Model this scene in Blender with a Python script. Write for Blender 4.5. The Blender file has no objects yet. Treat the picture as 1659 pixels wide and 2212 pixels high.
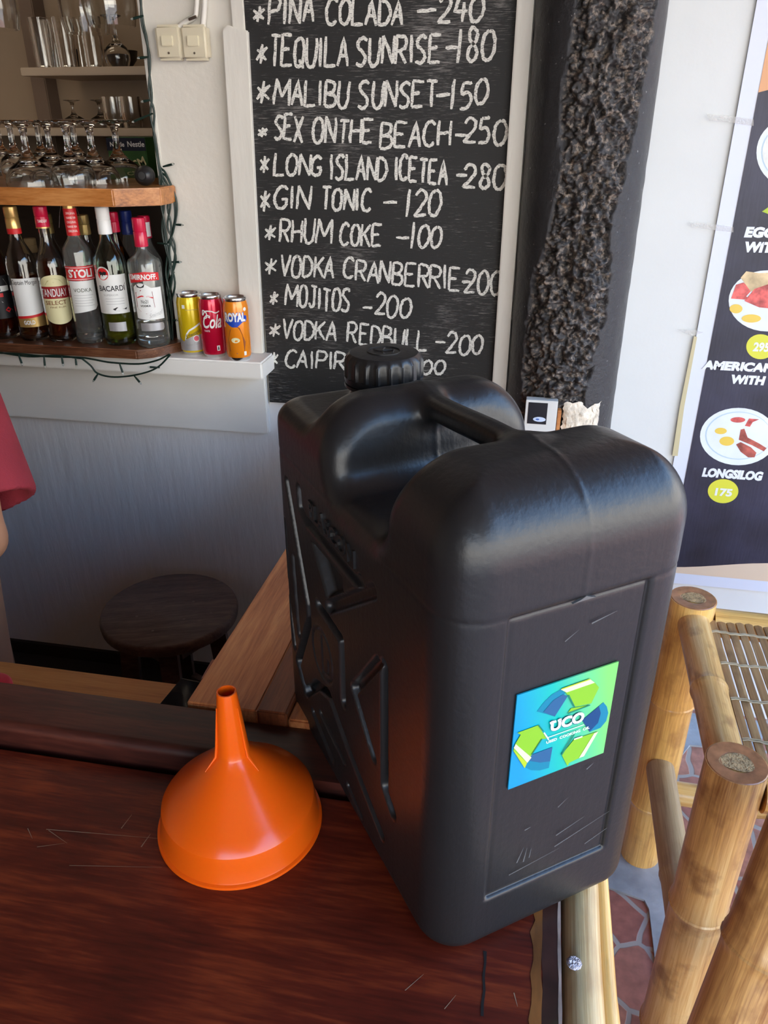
import bpy, bmesh, math, random
import numpy as np
from mathutils import Vector, Matrix

random.seed(7)
rng = np.random.default_rng(7)
PI = math.pi
SC = bpy.context.scene
COL = SC.collection

# ------------------------------------------------------------------ camera
FPX, CX, CY = 1680.0, 829.5, 1106.0
PITCH, YAW = math.radians(26.67), math.radians(10.8)
CAMP = np.array([0.0, 0.0, 1.53])
FWD = np.array([-math.sin(YAW) * math.cos(PITCH), math.cos(YAW) * math.cos(PITCH), -math.sin(PITCH)])
RGT = np.array([math.cos(YAW), math.sin(YAW), 0.0])
UPV = np.cross(RGT, FWD)
cam = bpy.data.cameras.new('camera')
cam.sensor_fit = 'VERTICAL'
cam.sensor_height = 36.0
cam.lens = FPX / 2212.0 * 36.0
cam.clip_start = 0.01
cam_o = bpy.data.objects.new('camera', cam)
COL.objects.link(cam_o)
cam_o.matrix_world = Matrix(((RGT[0], UPV[0], -FWD[0], CAMP[0]), (RGT[1], UPV[1], -FWD[1], CAMP[1]),
                             (RGT[2], UPV[2], -FWD[2], CAMP[2]), (0, 0, 0, 1)))
SC.camera = cam_o


def ray(x, y):
    return FWD * FPX + RGT * (x - CX) - UPV * (y - CY)


def onz(x, y, z):          # the place at height z seen at a point of the photograph
    d = ray(x, y)
    return CAMP + d * ((z - CAMP[2]) / d[2])


def ony(x, y, Y):
    d = ray(x, y)
    return CAMP + d * (Y / d[1])


# ------------------------------------------------------------------ world, light, exposure
SC.view_settings.view_transform = 'Standard'
SC.view_settings.look = 'None'
SC.view_settings.gamma = 1.0
SC.view_settings.use_curve_mapping = False
SC.view_settings.exposure = 0.95
SKY_STRENGTH = 3.4
w = bpy.data.worlds.new('sky')
SC.world = w
w.use_nodes = True
nt = w.node_tree
nt.nodes.clear()
wo = nt.nodes.new('ShaderNodeOutputWorld')
bg = nt.nodes.new('ShaderNodeBackground')
tc = nt.nodes.new('ShaderNodeTexCoord')
sx = nt.nodes.new('ShaderNodeSeparateXYZ')
cr = nt.nodes.new('ShaderNodeValToRGB')
nt.links.new(tc.outputs['Generated'], sx.inputs[0])
nt.links.new(sx.outputs['Z'], cr.inputs[0])
nt.links.new(cr.outputs[0], bg.inputs[0])
nt.links.new(bg.outputs[0], wo.inputs[0])
els = cr.color_ramp.elements
els[0].position, els[0].color = 0.0, (1.0, 0.93, 0.82, 1)
els[1].position, els[1].color = 0.90, (0.06, 0.16, 0.45, 1)
for _p, _c in ((0.27, (0.98, 0.96, 0.92, 1)), (0.36, (0.36, 0.64, 1.0, 1)), (0.60, (0.20, 0.46, 1.0, 1))):
    els.new(_p).color = _c
bg.inputs[1].default_value = SKY_STRENGTH


def area(name, loc, to, sx_, sy_, power, color):
    l = bpy.data.lights.new(name, 'AREA')
    l.shape = 'RECTANGLE'
    l.size, l.size_y, l.energy, l.color = sx_, sy_, power, color
    o = bpy.data.objects.new(name, l)
    COL.objects.link(o)
    o.location = loc
    o.rotation_euler = (Vector(to) - Vector(loc)).to_track_quat('-Z', 'Y').to_euler()
    return o


# unseen warm fill light over the back bar, brightens its shelves and glasses
area('back_bar_fill', (-1.6, 2.15, 2.3), (-1.6, 2.2, 0), 0.5, 0.2, 0.9, (1.0, 0.82, 0.6))
# the sun stands high behind the bar wall: it lights the ground outside, the roof keeps it off the counter
sun = bpy.data.lights.new('sun', 'SUN')
sun.energy = 8.0
sun.angle = math.radians(0.6)
sun.color = (1.0, 0.94, 0.85)
sun_o = bpy.data.objects.new('sun', sun)
COL.objects.link(sun_o)
sun_o.rotation_euler = Vector((0.40, -0.50, -1.0)).to_track_quat('-Z', 'Y').to_euler()


# ------------------------------------------------------------------ materials
MATS = {}


def new_mat(name):
    m = bpy.data.materials.new(name)
    m.use_nodes = True
    return m, m.node_tree, m.node_tree.nodes['Principled BSDF']


def mat(name, col, rough=0.5, metal=0.0, trans=0.0, ior=1.45, coat=0.0, spec=0.5, bump=None, var=None, coat_rough=0.05):
    """plain procedural material; bump=(scale,strength,stretch xyz) var=(scale, amount, stretch xyz)"""
    if name in MATS:
        return MATS[name]
    m, t, p = new_mat(name)
    p.inputs['Base Color'].default_value = (*col, 1)
    p.inputs['Roughness'].default_value = rough
    p.inputs['Metallic'].default_value = metal
    p.inputs['Transmission Weight'].default_value = trans
    p.inputs['IOR'].default_value = ior
    p.inputs['Coat Weight'].default_value = coat
    p.inputs['Coat Roughness'].default_value = coat_rough
    p.inputs['Specular IOR Level'].default_value = spec
    if bump or var:
        c = t.nodes.new('ShaderNodeTexCoord')
    if bump:
        mp = t.nodes.new('ShaderNodeMapping')
        mp.inputs['Scale'].default_value = bump[2] if len(bump) > 2 else (1, 1, 1)
        n = t.nodes.new('ShaderNodeTexNoise')
        n.inputs['Scale'].default_value = bump[0]
        n.inputs['Detail'].default_value = 4
        b = t.nodes.new('ShaderNodeBump')
        b.inputs['Strength'].default_value = bump[1]
        b.inputs['Distance'].default_value = 0.004
        t.links.new(c.outputs['Object'], mp.inputs[0])
        t.links.new(mp.outputs[0], n.inputs['Vector'])
        t.links.new(n.outputs['Fac'], b.inputs['Height'])
        t.links.new(b.outputs[0], p.inputs['Normal'])
    if var:
        mp2 = t.nodes.new('ShaderNodeMapping')
        mp2.inputs['Scale'].default_value = var[2] if len(var) > 2 else (1, 1, 1)
        n2 = t.nodes.new('ShaderNodeTexNoise')
        n2.inputs['Scale'].default_value = var[0]
        n2.inputs['Detail'].default_value = 5
        r = t.nodes.new('ShaderNodeValToRGB')
        a = var[1]
        r.color_ramp.elements[0].position = 0.3
        r.color_ramp.elements[1].position = 0.7
        r.color_ramp.elements[0].color = (*[max(0, x * (1 - a)) for x in col], 1)
        r.color_ramp.elements[1].color = (*[min(1, x * (1 + a)) for x in col], 1)
        t.links.new(c.outputs['Object'], mp2.inputs[0])
        t.links.new(mp2.outputs[0], n2.inputs['Vector'])
        t.links.new(n2.outputs['Fac'], r.inputs[0])
        t.links.new(r.outputs[0], p.inputs['Base Color'])
    MATS[name] = m
    return m


def wood(name, cols, stretch, scale=6.0, rough=0.35, coat=0.0, bump=0.15, attr=None, fine=1.0, blotch=0.5, mottle=0.0):
    """wood or cane grain: cols = dark, mid, light; stretch squeezes the grain along its length"""
    if name in MATS:
        return MATS[name]
    m, t, p = new_mat(name)
    N, L = t.nodes.new, t.links.new
    if attr:
        c = N('ShaderNodeAttribute')
        c.attribute_name = attr
        vec = c.outputs['Vector']
    else:
        c = N('ShaderNodeTexCoord')
        vec = c.outputs['Object']
    mp = N('ShaderNodeMapping')
    mp.inputs['Scale'].default_value = stretch
    L(vec, mp.inputs[0])
    n1 = N('ShaderNodeTexNoise')
    n1.inputs['Scale'].default_value = scale
    n1.inputs['Detail'].default_value = 8
    n1.inputs['Roughness'].default_value = 0.65
    n1.inputs['Distortion'].default_value = 0.4
    L(mp.outputs[0], n1.inputs['Vector'])
    n2 = N('ShaderNodeTexNoise')
    n2.inputs['Scale'].default_value = scale * 6 * fine
    n2.inputs['Detail'].default_value = 3
    L(mp.outputs[0], n2.inputs['Vector'])
    n3 = N('ShaderNodeTexNoise')
    n3.inputs['Scale'].default_value = scale * 0.9
    n3.inputs['Detail'].default_value = 3
    L(vec, n3.inputs['Vector'])
    mx = N('ShaderNodeMix')
    mx.data_type = 'FLOAT'
    mx.inputs[0].default_value = 0.35
    L(n1.outputs['Fac'], mx.inputs[2])
    L(n2.outputs['Fac'], mx.inputs[3])
    mx2 = N('ShaderNodeMix')
    mx2.data_type = 'FLOAT'
    mx2.inputs[0].default_value = blotch * 0.6
    L(mx.outputs[0], mx2.inputs[2])
    L(n3.outputs['Fac'], mx2.inputs[3])
    r = N('ShaderNodeValToRGB')
    r.color_ramp.elements[0].position = 0.36
    r.color_ramp.elements[0].color = (*cols[0], 1)
    r.color_ramp.elements[1].position = 0.64
    r.color_ramp.elements[1].color = (*cols[2], 1)
    e = r.color_ramp.elements.new(0.5)
    e.color = (*cols[1], 1)
    L(mx2.outputs[0], r.inputs[0])
    out = r.outputs[0]
    if mottle:
        n4 = N('ShaderNodeTexNoise')
        n4.inputs['Scale'].default_value = 15
        n4.inputs['Detail'].default_value = 5
        L(vec, n4.inputs['Vector'])
        r4 = N('ShaderNodeValToRGB')
        r4.color_ramp.elements[0].position = 0.53
        r4.color_ramp.elements[1].position = 0.68
        r4.color_ramp.elements[0].color = (0, 0, 0, 1)
        L(n4.outputs['Fac'], r4.inputs[0])
        sc_ = N('ShaderNodeMath')
        sc_.operation = 'MULTIPLY'
        sc_.inputs[1].default_value = mottle
        L(r4.outputs[0], sc_.inputs[0])
        m4 = N('ShaderNodeMix')
        m4.data_type = 'RGBA'
        m4.inputs[7].default_value = (cols[0][0] * 0.6, cols[0][1] * 0.5, cols[0][2] * 0.5, 1)
        L(sc_.outputs[0], m4.inputs[0])
        L(out, m4.inputs[6])
        out = m4.outputs[2]
    L(out, p.inputs['Base Color'])
    p.inputs['Roughness'].default_value = rough
    p.inputs['Coat Weight'].default_value = coat
    p.inputs['Coat Roughness'].default_value = 0.12
    b = N('ShaderNodeBump')
    b.inputs['Strength'].default_value = bump
    b.inputs['Distance'].default_value = 0.002
    L(mx.outputs[0], b.inputs['Height'])
    L(b.outputs[0], p.inputs['Normal'])
    MATS[name] = m
    return m


M_WHITE = mat('white_paint', (0.72, 0.69, 0.62), 0.55, bump=(38, 0.35), var=(3, 0.05))
M_WHITE_STREAK = mat('white_paint_drips', (0.80, 0.78, 0.77), 0.45, bump=(30, 1.0, (1, 1, 0.2)), var=(2.5, 0.04))
M_WHITE_R = mat('white_plaster', (0.66, 0.68, 0.67), 0.6, bump=(60, 0.1), var=(5, 0.03))
M_TRIM = mat('white_gloss_trim', (0.70, 0.68, 0.62), 0.42, bump=(30, 0.5, (1, 1, 0.25)), var=(4, 0.05))
M_TRIMH = mat('white_gloss_ledge', (0.82, 0.80, 0.76), 0.42, bump=(30, 0.3, (0.3, 1, 1)), var=(4, 0.05))
M_BEIGE = mat('beige_back_wall', (0.32, 0.24, 0.17), 0.7, var=(2, 0.12))
M_CEIL = mat('ceiling_wood', (0.25, 0.17, 0.11), 0.8, var=(3, 0.2))
M_DARK = mat('dark_void', (0.02, 0.017, 0.015), 0.8)
M_TABLE = wood('mahogany_table', ((0.028, 0.004, 0.002), (0.100, 0.012, 0.005), (0.25, 0.042, 0.011)), (0.7, 7, 3), 7, 0.40, 0.06, 0.15, blotch=0.65)
M_TABLE.node_tree.nodes['Principled BSDF'].inputs['Specular IOR Level'].default_value = 0.35
M_LEDGE = wood('mahogany_ledge', ((0.016, 0.004, 0.003), (0.05, 0.011, 0.007), (0.10, 0.025, 0.014)), (0.7, 8, 5), 7, 0.4, 0.15, 0.15, blotch=0.4)
M_WING = wood('narra_plank', ((0.26, 0.065, 0.019), (0.46, 0.15, 0.048), (0.62, 0.25, 0.088)), (9, 0.6, 4), 7, 0.4, 0.1, 0.1, blotch=0.25)
M_WINGD = wood('narra_plank_dark', ((0.10, 0.024, 0.010), (0.20, 0.055, 0.020), (0.30, 0.10, 0.038)), (9, 0.6, 4), 7, 0.4, 0.1, 0.1, blotch=0.3)
M_OAK = wood('light_plywood_shelf', ((0.42, 0.17, 0.04), (0.58, 0.26, 0.07), (0.66, 0.33, 0.10)), (0.5, 8, 5), 6, 0.42, 0.1, 0.06, blotch=0.2)
M_ORANGE = wood('orange_shelf_wood', ((0.22, 0.07, 0.015), (0.46, 0.17, 0.04), (0.60, 0.27, 0.085)), (0.8, 6, 6), 8, 0.35, 0.3, 0.08, blotch=0.4)
M_BROWN = wood('brown_shelf_wood', ((0.05, 0.017, 0.008), (0.13, 0.048, 0.022), (0.24, 0.11, 0.055)), (0.8, 6, 9), 8, 0.35, 0.3, 0.1, blotch=0.4)
M_STOOL = wood('dark_stool_wood', ((0.06, 0.036, 0.030), (0.13, 0.085, 0.070), (0.22, 0.15, 0.12)), (1.2, 9, 4), 6, 0.5, 0.0, 0.15, blotch=0.4)
M_BAMBOO = wood('varnished_bamboo', ((0.40, 0.18, 0.045), (0.74, 0.43, 0.12), (0.86, 0.60, 0.25)), (30, 30, 1.3), 2.0, 0.32, 0.35, 0.12, attr='grain', blotch=0.55, mottle=0.5)
M_BAMBOO_D = wood('brown_bamboo', ((0.26, 0.10, 0.030), (0.66, 0.37, 0.12), (0.86, 0.62, 0.28)), (30, 30, 1.3), 2.0, 0.32, 0.35, 0.12, attr='grain', blotch=0.7, mottle=0.65)
M_BAMBOO_P = wood('pale_bamboo', ((0.30, 0.20, 0.10), (0.48, 0.36, 0.20), (0.58, 0.48, 0.31)), (30, 30, 1.3), 2.0, 0.45, 0.1, 0.12, attr='grain', blotch=0.5, mottle=0.25)
M_POLE = wood('peeled_pole', ((0.38, 0.22, 0.085), (0.60, 0.44, 0.22), (0.72, 0.58, 0.34)), (30, 30, 1.5), 2.2, 0.45, 0.1, 0.2, attr='grain', blotch=0.5, mottle=0.35)
M_SLAT = wood('bamboo_slat', ((0.10, 0.045, 0.016), (0.34, 0.18, 0.068), (0.58, 0.37, 0.16)), (14, 14, 1), 1.5, 0.35, 0.2, 0.1, blotch=0.8, attr='grain', mottle=0.55)
M_CUTEND = mat('bamboo_cut_end', (0.36, 0.15, 0.06), 0.4, coat=0.3, var=(60, 0.3))
M_PITH = mat('bamboo_hollow', (0.42, 0.27, 0.12), 0.7, bump=(300, 0.8), var=(80, 0.45))
M_GLASS = mat('clear_glass', (0.97, 0.98, 0.97), 0.02, trans=1.0, ior=1.47)
M_GLASSG = mat('green_tinted_glass', (0.80, 0.94, 0.86), 0.02, trans=1.0, ior=1.47)
M_METAL = mat('aluminium', (0.75, 0.74, 0.73), 0.25, metal=1.0)
M_STEEL = mat('screw_steel', (0.35, 0.3, 0.25), 0.4, metal=1.0)
M_WIRE = mat('dark_green_wire', (0.006, 0.022, 0.016), 0.4)
M_BULB = mat('clear_bulb', (0.8, 0.85, 0.8), 0.1, trans=0.8)
M_SWITCH = mat('cream_plastic', (0.66, 0.60, 0.45), 0.35)
M_ROCKER = mat('ivory_plastic', (0.74, 0.68, 0.50), 0.3)
M_BLACKP = mat('black_plastic', (0.012, 0.012, 0.013), 0.35)
M_INK = mat('black_ink', (0.015, 0.015, 0.017), 0.5)
M_WLAB = mat('white_label', (0.78, 0.78, 0.76), 0.5)
M_RLAB = mat('red_label', (0.62, 0.02, 0.025), 0.4)
M_REDCAP = mat('red_foil', (0.55, 0.01, 0.05), 0.28, coat=0.4)
M_GOLD = mat('gold_foil', (0.75, 0.50, 0.18), 0.3, metal=0.7)
M_CREAM = mat('cream_label', (0.72, 0.66, 0.38), 0.5)
M_SILVER = mat('silver_label', (0.55, 0.55, 0.57), 0.3, metal=0.6)
M_WCAP = mat('white_cap', (0.78, 0.79, 0.78), 0.35)
M_BLUECAP = mat('blue_cap', (0.015, 0.03, 0.20), 0.35)
M_FUNNEL = None


def chalk_mat():
    m, t, p = new_mat('chalk')
    N, L = t.nodes.new, t.links.new
    c = N('ShaderNodeTexCoord')
    mp = N('ShaderNodeMapping')
    mp.inputs['Scale'].default_value = (60, 60, 330)
    n = N('ShaderNodeTexNoise')
    n.inputs['Scale'].default_value = 3.0
    n.inputs['Detail'].default_value = 3
    r = N('ShaderNodeValToRGB')
    r.color_ramp.elements[0].position = 0.33
    r.color_ramp.elements[1].position = 0.47
    L(c.outputs['Object'], mp.inputs[0])
    L(mp.outputs[0], n.inputs['Vector'])
    L(n.outputs['Fac'], r.inputs[0])
    L(r.outputs[0], p.inputs['Alpha'])
    p.inputs['Base Color'].default_value = (0.72, 0.71, 0.66, 1)
    p.inputs['Roughness'].default_value = 0.95
    return m


M_CHALK = chalk_mat()


def board_mat():
    m, t, p = new_mat('chalkboard_black')
    N, L = t.nodes.new, t.links.new
    c = N('ShaderNodeTexCoord')
    mp = N('ShaderNodeMapping')
    mp.inputs['Scale'].default_value = (9, 1, 150)
    n = N('ShaderNodeTexNoise')
    n.inputs['Scale'].default_value = 3.5
    n.inputs['Detail'].default_value = 6
    n.inputs['Roughness'].default_value = 0.75
    n2 = N('ShaderNodeTexNoise')
    n2.inputs['Scale'].default_value = 5
    n2.inputs['Detail'].default_value = 6
    add = N('ShaderNodeMath')
    add.operation = 'MULTIPLY_ADD'
    add.inputs[1].default_value = 0.55
    r = N('ShaderNodeValToRGB')
    r.color_ramp.elements[0].position = 0.84
    r.color_ramp.elements[1].position = 1.15
    r.color_ramp.elements[0].color = (0.010, 0.0098, 0.010, 1)
    r.color_ramp.elements[1].color = (0.21, 0.20, 0.19, 1)
    L(c.outputs['Object'], mp.inputs[0])
    L(mp.outputs[0], n.inputs['Vector'])
    L(c.outputs['Object'], n2.inputs['Vector'])
    L(n2.outputs['Fac'], add.inputs[0])
    L(n.outputs['Fac'], add.inputs[2])
    L(add.outputs[0], r.inputs[0])
    L(r.outputs[0], p.inputs['Base Color'])
    p.inputs['Roughness'].default_value = 0.62
    b = N('ShaderNodeBump')
    b.inputs['Strength'].default_value = 0.35
    b.inputs['Distance'].default_value = 0.002
    L(n.outputs['Fac'], b.inputs['Height'])
    L(b.outputs[0], p.inputs['Normal'])
    return m


def tile_mat():
    m, t, p = new_mat('terracotta_crazy_tile')
    N, L = t.nodes.new, t.links.new
    c = N('ShaderNodeTexCoord')
    nz = N('ShaderNodeTexNoise')
    nz.inputs['Scale'].default_value = 6
    mpa = N('ShaderNodeMix')
    mpa.data_type = 'RGBA'
    mpa.blend_type = 'ADD'
    mpa.inputs[0].default_value = 0.06
    L(c.outputs['Object'], nz.inputs['Vector'])
    L(c.outputs['Object'], mpa.inputs[6])
    L(nz.outputs['Color'], mpa.inputs[7])
    v = N('ShaderNodeTexVoronoi')
    v.voronoi_dimensions = '2D'
    v.feature = 'DISTANCE_TO_EDGE'
    v.inputs['Scale'].default_value = 9.5
    v2 = N('ShaderNodeTexVoronoi')
    v2.voronoi_dimensions = '2D'
    v2.inputs['Scale'].default_value = 9.5
    L(mpa.outputs[2], v.inputs['Vector'])
    L(mpa.outputs[2], v2.inputs['Vector'])
    r = N('ShaderNodeValToRGB')
    r.color_ramp.elements[0].position = 0.040
    r.color_ramp.elements[1].position = 0.060
    L(v.outputs['Distance'], r.inputs[0])
    sp = N('ShaderNodeSeparateColor')
    L(v2.outputs['Color'], sp.inputs[0])
    r2 = N('ShaderNodeValToRGB')
    r2.color_ramp.elements[0].color = (0.34, 0.12, 0.09, 1)
    r2.color_ramp.elements[1].color = (0.55, 0.25, 0.16, 1)
    L(sp.outputs[0], r2.inputs[0])
    n2 = N('ShaderNodeTexNoise')
    n2.inputs['Scale'].default_value = 40
    n2.inputs['Detail'].default_value = 6
    L(c.outputs['Object'], n2.inputs['Vector'])
    mm = N('ShaderNodeMix')
    mm.data_type = 'RGBA'
    mm.blend_type = 'OVERLAY'
    mm.inputs[0].default_value = 0.6
    L(r2.outputs[0], mm.inputs[6])
    L(n2.outputs['Fac'], mm.inputs[7])
    mx = N('ShaderNodeMix')
    mx.data_type = 'RGBA'
    mx.inputs[6].default_value = (0.42, 0.37, 0.32, 1)
    L(r.outputs[0], mx.inputs[0])
    L(mm.outputs[2], mx.inputs[7])
    L(mx.outputs[2], p.inputs['Base Color'])
    p.inputs['Roughness'].default_value = 0.5
    b = N('ShaderNodeBump')
    b.inputs['Strength'].default_value = 0.3
    b.inputs['Distance'].default_value = 0.003
    L(r.outputs[0], b.inputs['Height'])
    L(b.outputs[0], p.inputs['Normal'])
    return m


M_BOARD = board_mat()
M_TILE = tile_mat()
M_CEMENT = mat('grey_cement', (0.36, 0.38, 0.39), 0.85, bump=(25, 0.9), var=(12, 0.35))


# ------------------------------------------------------------------ object helpers
def tag(o, label=None, cat=None, group=None, kind=None):
    if label:
        o['label'] = label
    if cat:
        o['category'] = cat
    if group:
        o['group'] = group
    if kind:
        o['kind'] = kind
    return o


def thing(name, label, cat, loc=(0, 0, 0), rz=0.0, group=None):
    o = bpy.data.objects.new(name, None)
    o.empty_display_size = 0.03
    COL.objects.link(o)
    o.location = loc
    o.rotation_euler = (0, 0, rz)
    return tag(o, label, cat, group)


def mobj(name, V, F, m, parent=None, smooth=True, angle=40, grain=None):
    me = bpy.data.meshes.new(name)
    me.from_pydata([tuple(map(float, v)) for v in V], [], [tuple(map(int, f)) for f in F])
    if grain is not None:
        a = me.attributes.new('grain', 'FLOAT_VECTOR', 'POINT')
        a.data.foreach_set('vector', np.asarray(grain, dtype=np.float32).ravel())
    me.materials.append(m)
    me.validate()
    if smooth:
        me.shade_smooth()
        me.set_sharp_from_angle(angle=math.radians(angle))
    me.update()
    o = bpy.data.objects.new(name, me)
    COL.objects.link(o)
    if parent is not None:
        o.parent = parent
    return o


class MB:
    """collects shapes into one mesh"""
    def __init__(s):
        s.V, s.F, s.G = [], [], []

    def add(s, V, F, G=None):
        n = len(s.V)
        s.V += [tuple(v) for v in V]
        s.F += [tuple(i + n for i in f) for f in F]
        s.G += [tuple(g) for g in (G if G is not None else V)]
        return s

    def box(s, x0, x1, y0, y1, z0, z1, bev=0.0, seg=2, G=None):
        bm = bmesh.new()
        bmesh.ops.create_cube(bm, size=1.0)
        for v in bm.verts:
            v.co = ((x0 + x1) / 2 + v.co.x * (x1 - x0), (y0 + y1) / 2 + v.co.y * (y1 - y0), (z0 + z1) / 2 + v.co.z * (z1 - z0))
        if bev > 0:
            bmesh.ops.bevel(bm, geom=bm.edges[:], offset=bev, segments=seg, affect='EDGES', clamp_overlap=True)
        bm.verts.index_update()
        V = [tuple(v.co) for v in bm.verts]
        F = [[v.index for v in f.verts] for f in bm.faces]
        bm.free()
        return s.add(V, F)

    def prism(s, pts, axis, a0, a1, bev=0.0):
        """polygon pts (2D) extruded along axis 'x','y' or 'z' from a0 to a1"""
        def P(p, a):
            return {'x': (a, p[0], p[1]), 'y': (p[0], a, p[1]), 'z': (p[0], p[1], a)}[axis]
        bm = bmesh.new()
        v0 = [bm.verts.new(P(p, a0)) for p in pts]
        v1 = [bm.verts.new(P(p, a1)) for p in pts]
        n = len(pts)
        bm.faces.new(v0)
        bm.faces.new(v1[::-1])
        for i in range(n):
            bm.faces.new((v0[i], v1[i], v1[(i + 1) % n], v0[(i + 1) % n]))
        bmesh.ops.recalc_face_normals(bm, faces=bm.faces[:])
        if bev > 0:
            bmesh.ops.bevel(bm, geom=bm.edges[:], offset=bev, segments=2, affect='EDGES', clamp_overlap=True)
        bm.verts.index_update()
        V = [tuple(v.co) for v in bm.verts]
        F = [[v.index for v in f.verts] for f in bm.faces]
        bm.free()
        return s.add(V, F)

    def lathe(s, prof, seg=32, c=(0, 0, 0), close=False):
        """prof: (r,z) list from bottom to top, open; r=0 ends become poles"""
        V, F = [], []
        rings = []
        for r, z in prof:
            if r < 1e-6:
                rings.append([len(V)])
                V.append((c[0], c[1], c[2] + z))
            else:
                rings.append(list(range(len(V), len(V) + seg)))
                V += [(c[0] + r * math.cos(2 * PI * i / seg), c[1] + r * math.sin(2 * PI * i / seg), c[2] + z) for i in range(seg)]
        pairs = list(zip(rings[:-1], rings[1:]))
        if close:
            pairs.append((rings[-1], rings[0]))
        for a, b in pairs:
            for i in range(seg):
                j = (i + 1) % seg
                if len(a) == 1 and len(b) == 1:
                    continue
                if len(a) == 1:
                    F.append((a[0], b[j], b[i]))
                elif len(b) == 1:
                    F.append((a[i], a[j], b[0]))
                else:
                    F.append((a[i], a[j], b[j], b[i]))
        return s.add(V, F)

    def tube(s, pts, rad, seg=10, caps=True):
        pts = [np.array(p, float) for p in pts]
        n = len(pts)
        rad = [rad] * n if np.isscalar(rad) else list(rad)
        V, F, G = [], [], []
        t0 = pts[1] - pts[0]
        t0 /= np.linalg.norm(t0)
        ref = np.array([0, 0, 1.0]) if abs(t0[2]) < 0.9 else np.array([1.0, 0, 0])
        nrm = np.cross(t0, ref)
        nrm /= np.linalg.norm(nrm)
        d = 0.0
        off = rng.uniform(0, 5)
        for i in range(n):
            if i == 0:
                t = pts[1] - pts[0]
            elif i == n - 1:
                t = pts[-1] - pts[-2]
            else:
                t = pts[i + 1] - pts[i - 1]
            t = t / (np.linalg.norm(t) + 1e-12)
            nrm = nrm - t * np.dot(nrm, t)
            nrm /= np.linalg.norm(nrm) + 1e-12
            b = np.cross(t, nrm)
            if i:
                d += np.linalg.norm(pts[i] - pts[i - 1])
            for k in range(seg):
                a = 2 * PI * k / seg
                V.append(pts[i] + rad[i] * (math.cos(a) * nrm + math.sin(a) * b))
                G.append((0.05 * math.cos(a) + off, 0.05 * math.sin(a) + off * 0.37, d + off))
        for i in range(n - 1):
            for k in range(seg):
                k2 = (k + 1) % seg
                F.append((i * seg + k, i * seg + k2, (i + 1) * seg + k2, (i + 1) * seg + k))
        if caps:
            F.append(tuple(range(seg))[::-1])
            F.append(tuple(range((n - 1) * seg, n * seg)))
        return s.add(V, F, G)

    def build(s, name, m, parent=None, smooth=True, angle=40, grain=False):
        return mobj(name, s.V, s.F, m, parent, smooth, angle, s.G if grain else None)


def catmull(pts, n=6):
    pts = [np.array(p, float) for p in pts]
    if len(pts) < 3:
        return pts
    P = [2 * pts[0] - pts[1]] + pts + [2 * pts[-1] - pts[-2]]
    out = []
    for i in range(1, len(P) - 2):
        for k in range(n):
            t = k / n
            a, b, c, d = P[i - 1], P[i], P[i + 1], P[i + 2]
            out.append(0.5 * (2 * b + (c - a) * t + (2 * a - 5 * b + 4 * c - d) * t * t + (3 * b - a - 3 * c + d) * t ** 3))
    out.append(pts[-1])
    return out


_TXT = {}


def text2d(body, bold=0.0, shear=0.0):
    """outline text as flat triangles: cap height 1, left at 0"""
    key = (body, bold, shear)
    if key in _TXT:
        return _TXT[key]
    cu = bpy.data.curves.new('lettering', 'FONT')
    cu.body = body
    cu.size = 1.0
    cu.offset = bold
    cu.shear = shear
    cu.resolution_u = 3
    o = bpy.data.objects.new('lettering', cu)
    COL.objects.link(o)
    bpy.context.view_layer.update()
    me = bpy.data.meshes.new_from_object(o.evaluated_get(bpy.context.evaluated_depsgraph_get()))
    V = np.array([tuple(v.co)[:2] for v in me.vertices])
    F = [list(p.vertices) for p in me.polygons]
    bpy.data.objects.remove(o)
    bpy.data.curves.remove(cu)
    bpy.data.meshes.remove(me)
    V = V / 0.70
    V[:, 0] -= V[:, 0].min()
    _TXT[key] = (V, F)
    return V, F


def text_on(name, body, m, parent, origin, xd, yd, height=None, width=None, bold=0.02, shear=0.0):
    """flat printed text: origin = baseline left, xd / yd unit vectors on the surface"""
    V, F = text2d(body, bold, shear)
    sy = height
    sx_ = height if width is None else width / V[:, 0].max()
    o, xd, yd = (np.array(a, float) for a in (origin, xd, yd))
    W = [o + xd * (v[0] * sx_) + yd * (v[1] * sy) for v in V]
    return mobj(name, W, F, m, parent, smooth=False)


def text_wrap(name, body, m, parent, r, z, ang, height, width=None, bold=0.02, shear=0.0, slope=0.0):
    """text wrapped round a vertical cylinder at the parent's origin, centred on angle ang"""
    V, F = text2d(body, bold, shear)
    sx_ = height if width is None else width / V[:, 0].max()
    wid = V[:, 0].max() * sx_
    W = []
    for v in V:
        s_ = v[0] * sx_ - wid / 2
        a = ang + s_ / r
        W.append((r * math.cos(a), r * math.sin(a), z + v[1] * height + slope * s_))
    return mobj(name, W, F, m, parent, smooth=False)


def patch_wrap(name, m, parent, r, ang, prof, dz=0.0, n=24):
    """curved label: prof = list of (s, zlow, zhigh) along the arc s"""
    ss = [p[0] for p in prof]
    V, F = [], []
    for i in range(n + 1):
        s_ = ss[0] + (ss[-1] - ss[0]) * i / n
        lo = float(np.interp(s_, ss, [p[1] for p in prof]))
        hi = float(np.interp(s_, ss, [p[2] for p in prof]))
        a = ang + s_ / r
        for z in (lo, hi):
            V.append((r * math.cos(a), r * math.sin(a), z + dz))
    for i in range(n):
        F.append((2 * i, 2 * i + 2, 2 * i + 3, 2 * i + 1))
    return mobj(name, V, F, m, parent)


def shape_wrap(name, m, parent, r, ang, poly, z=0.0):
    """small flat shape (s, z) bent onto a cylinder"""
    V = [(r * math.cos(ang + s_ / r), r * math.sin(ang + s_ / r), z + q) for s_, q in poly]
    return mobj(name, V, [tuple(range(len(V)))], m, parent, smooth=False)


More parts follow.
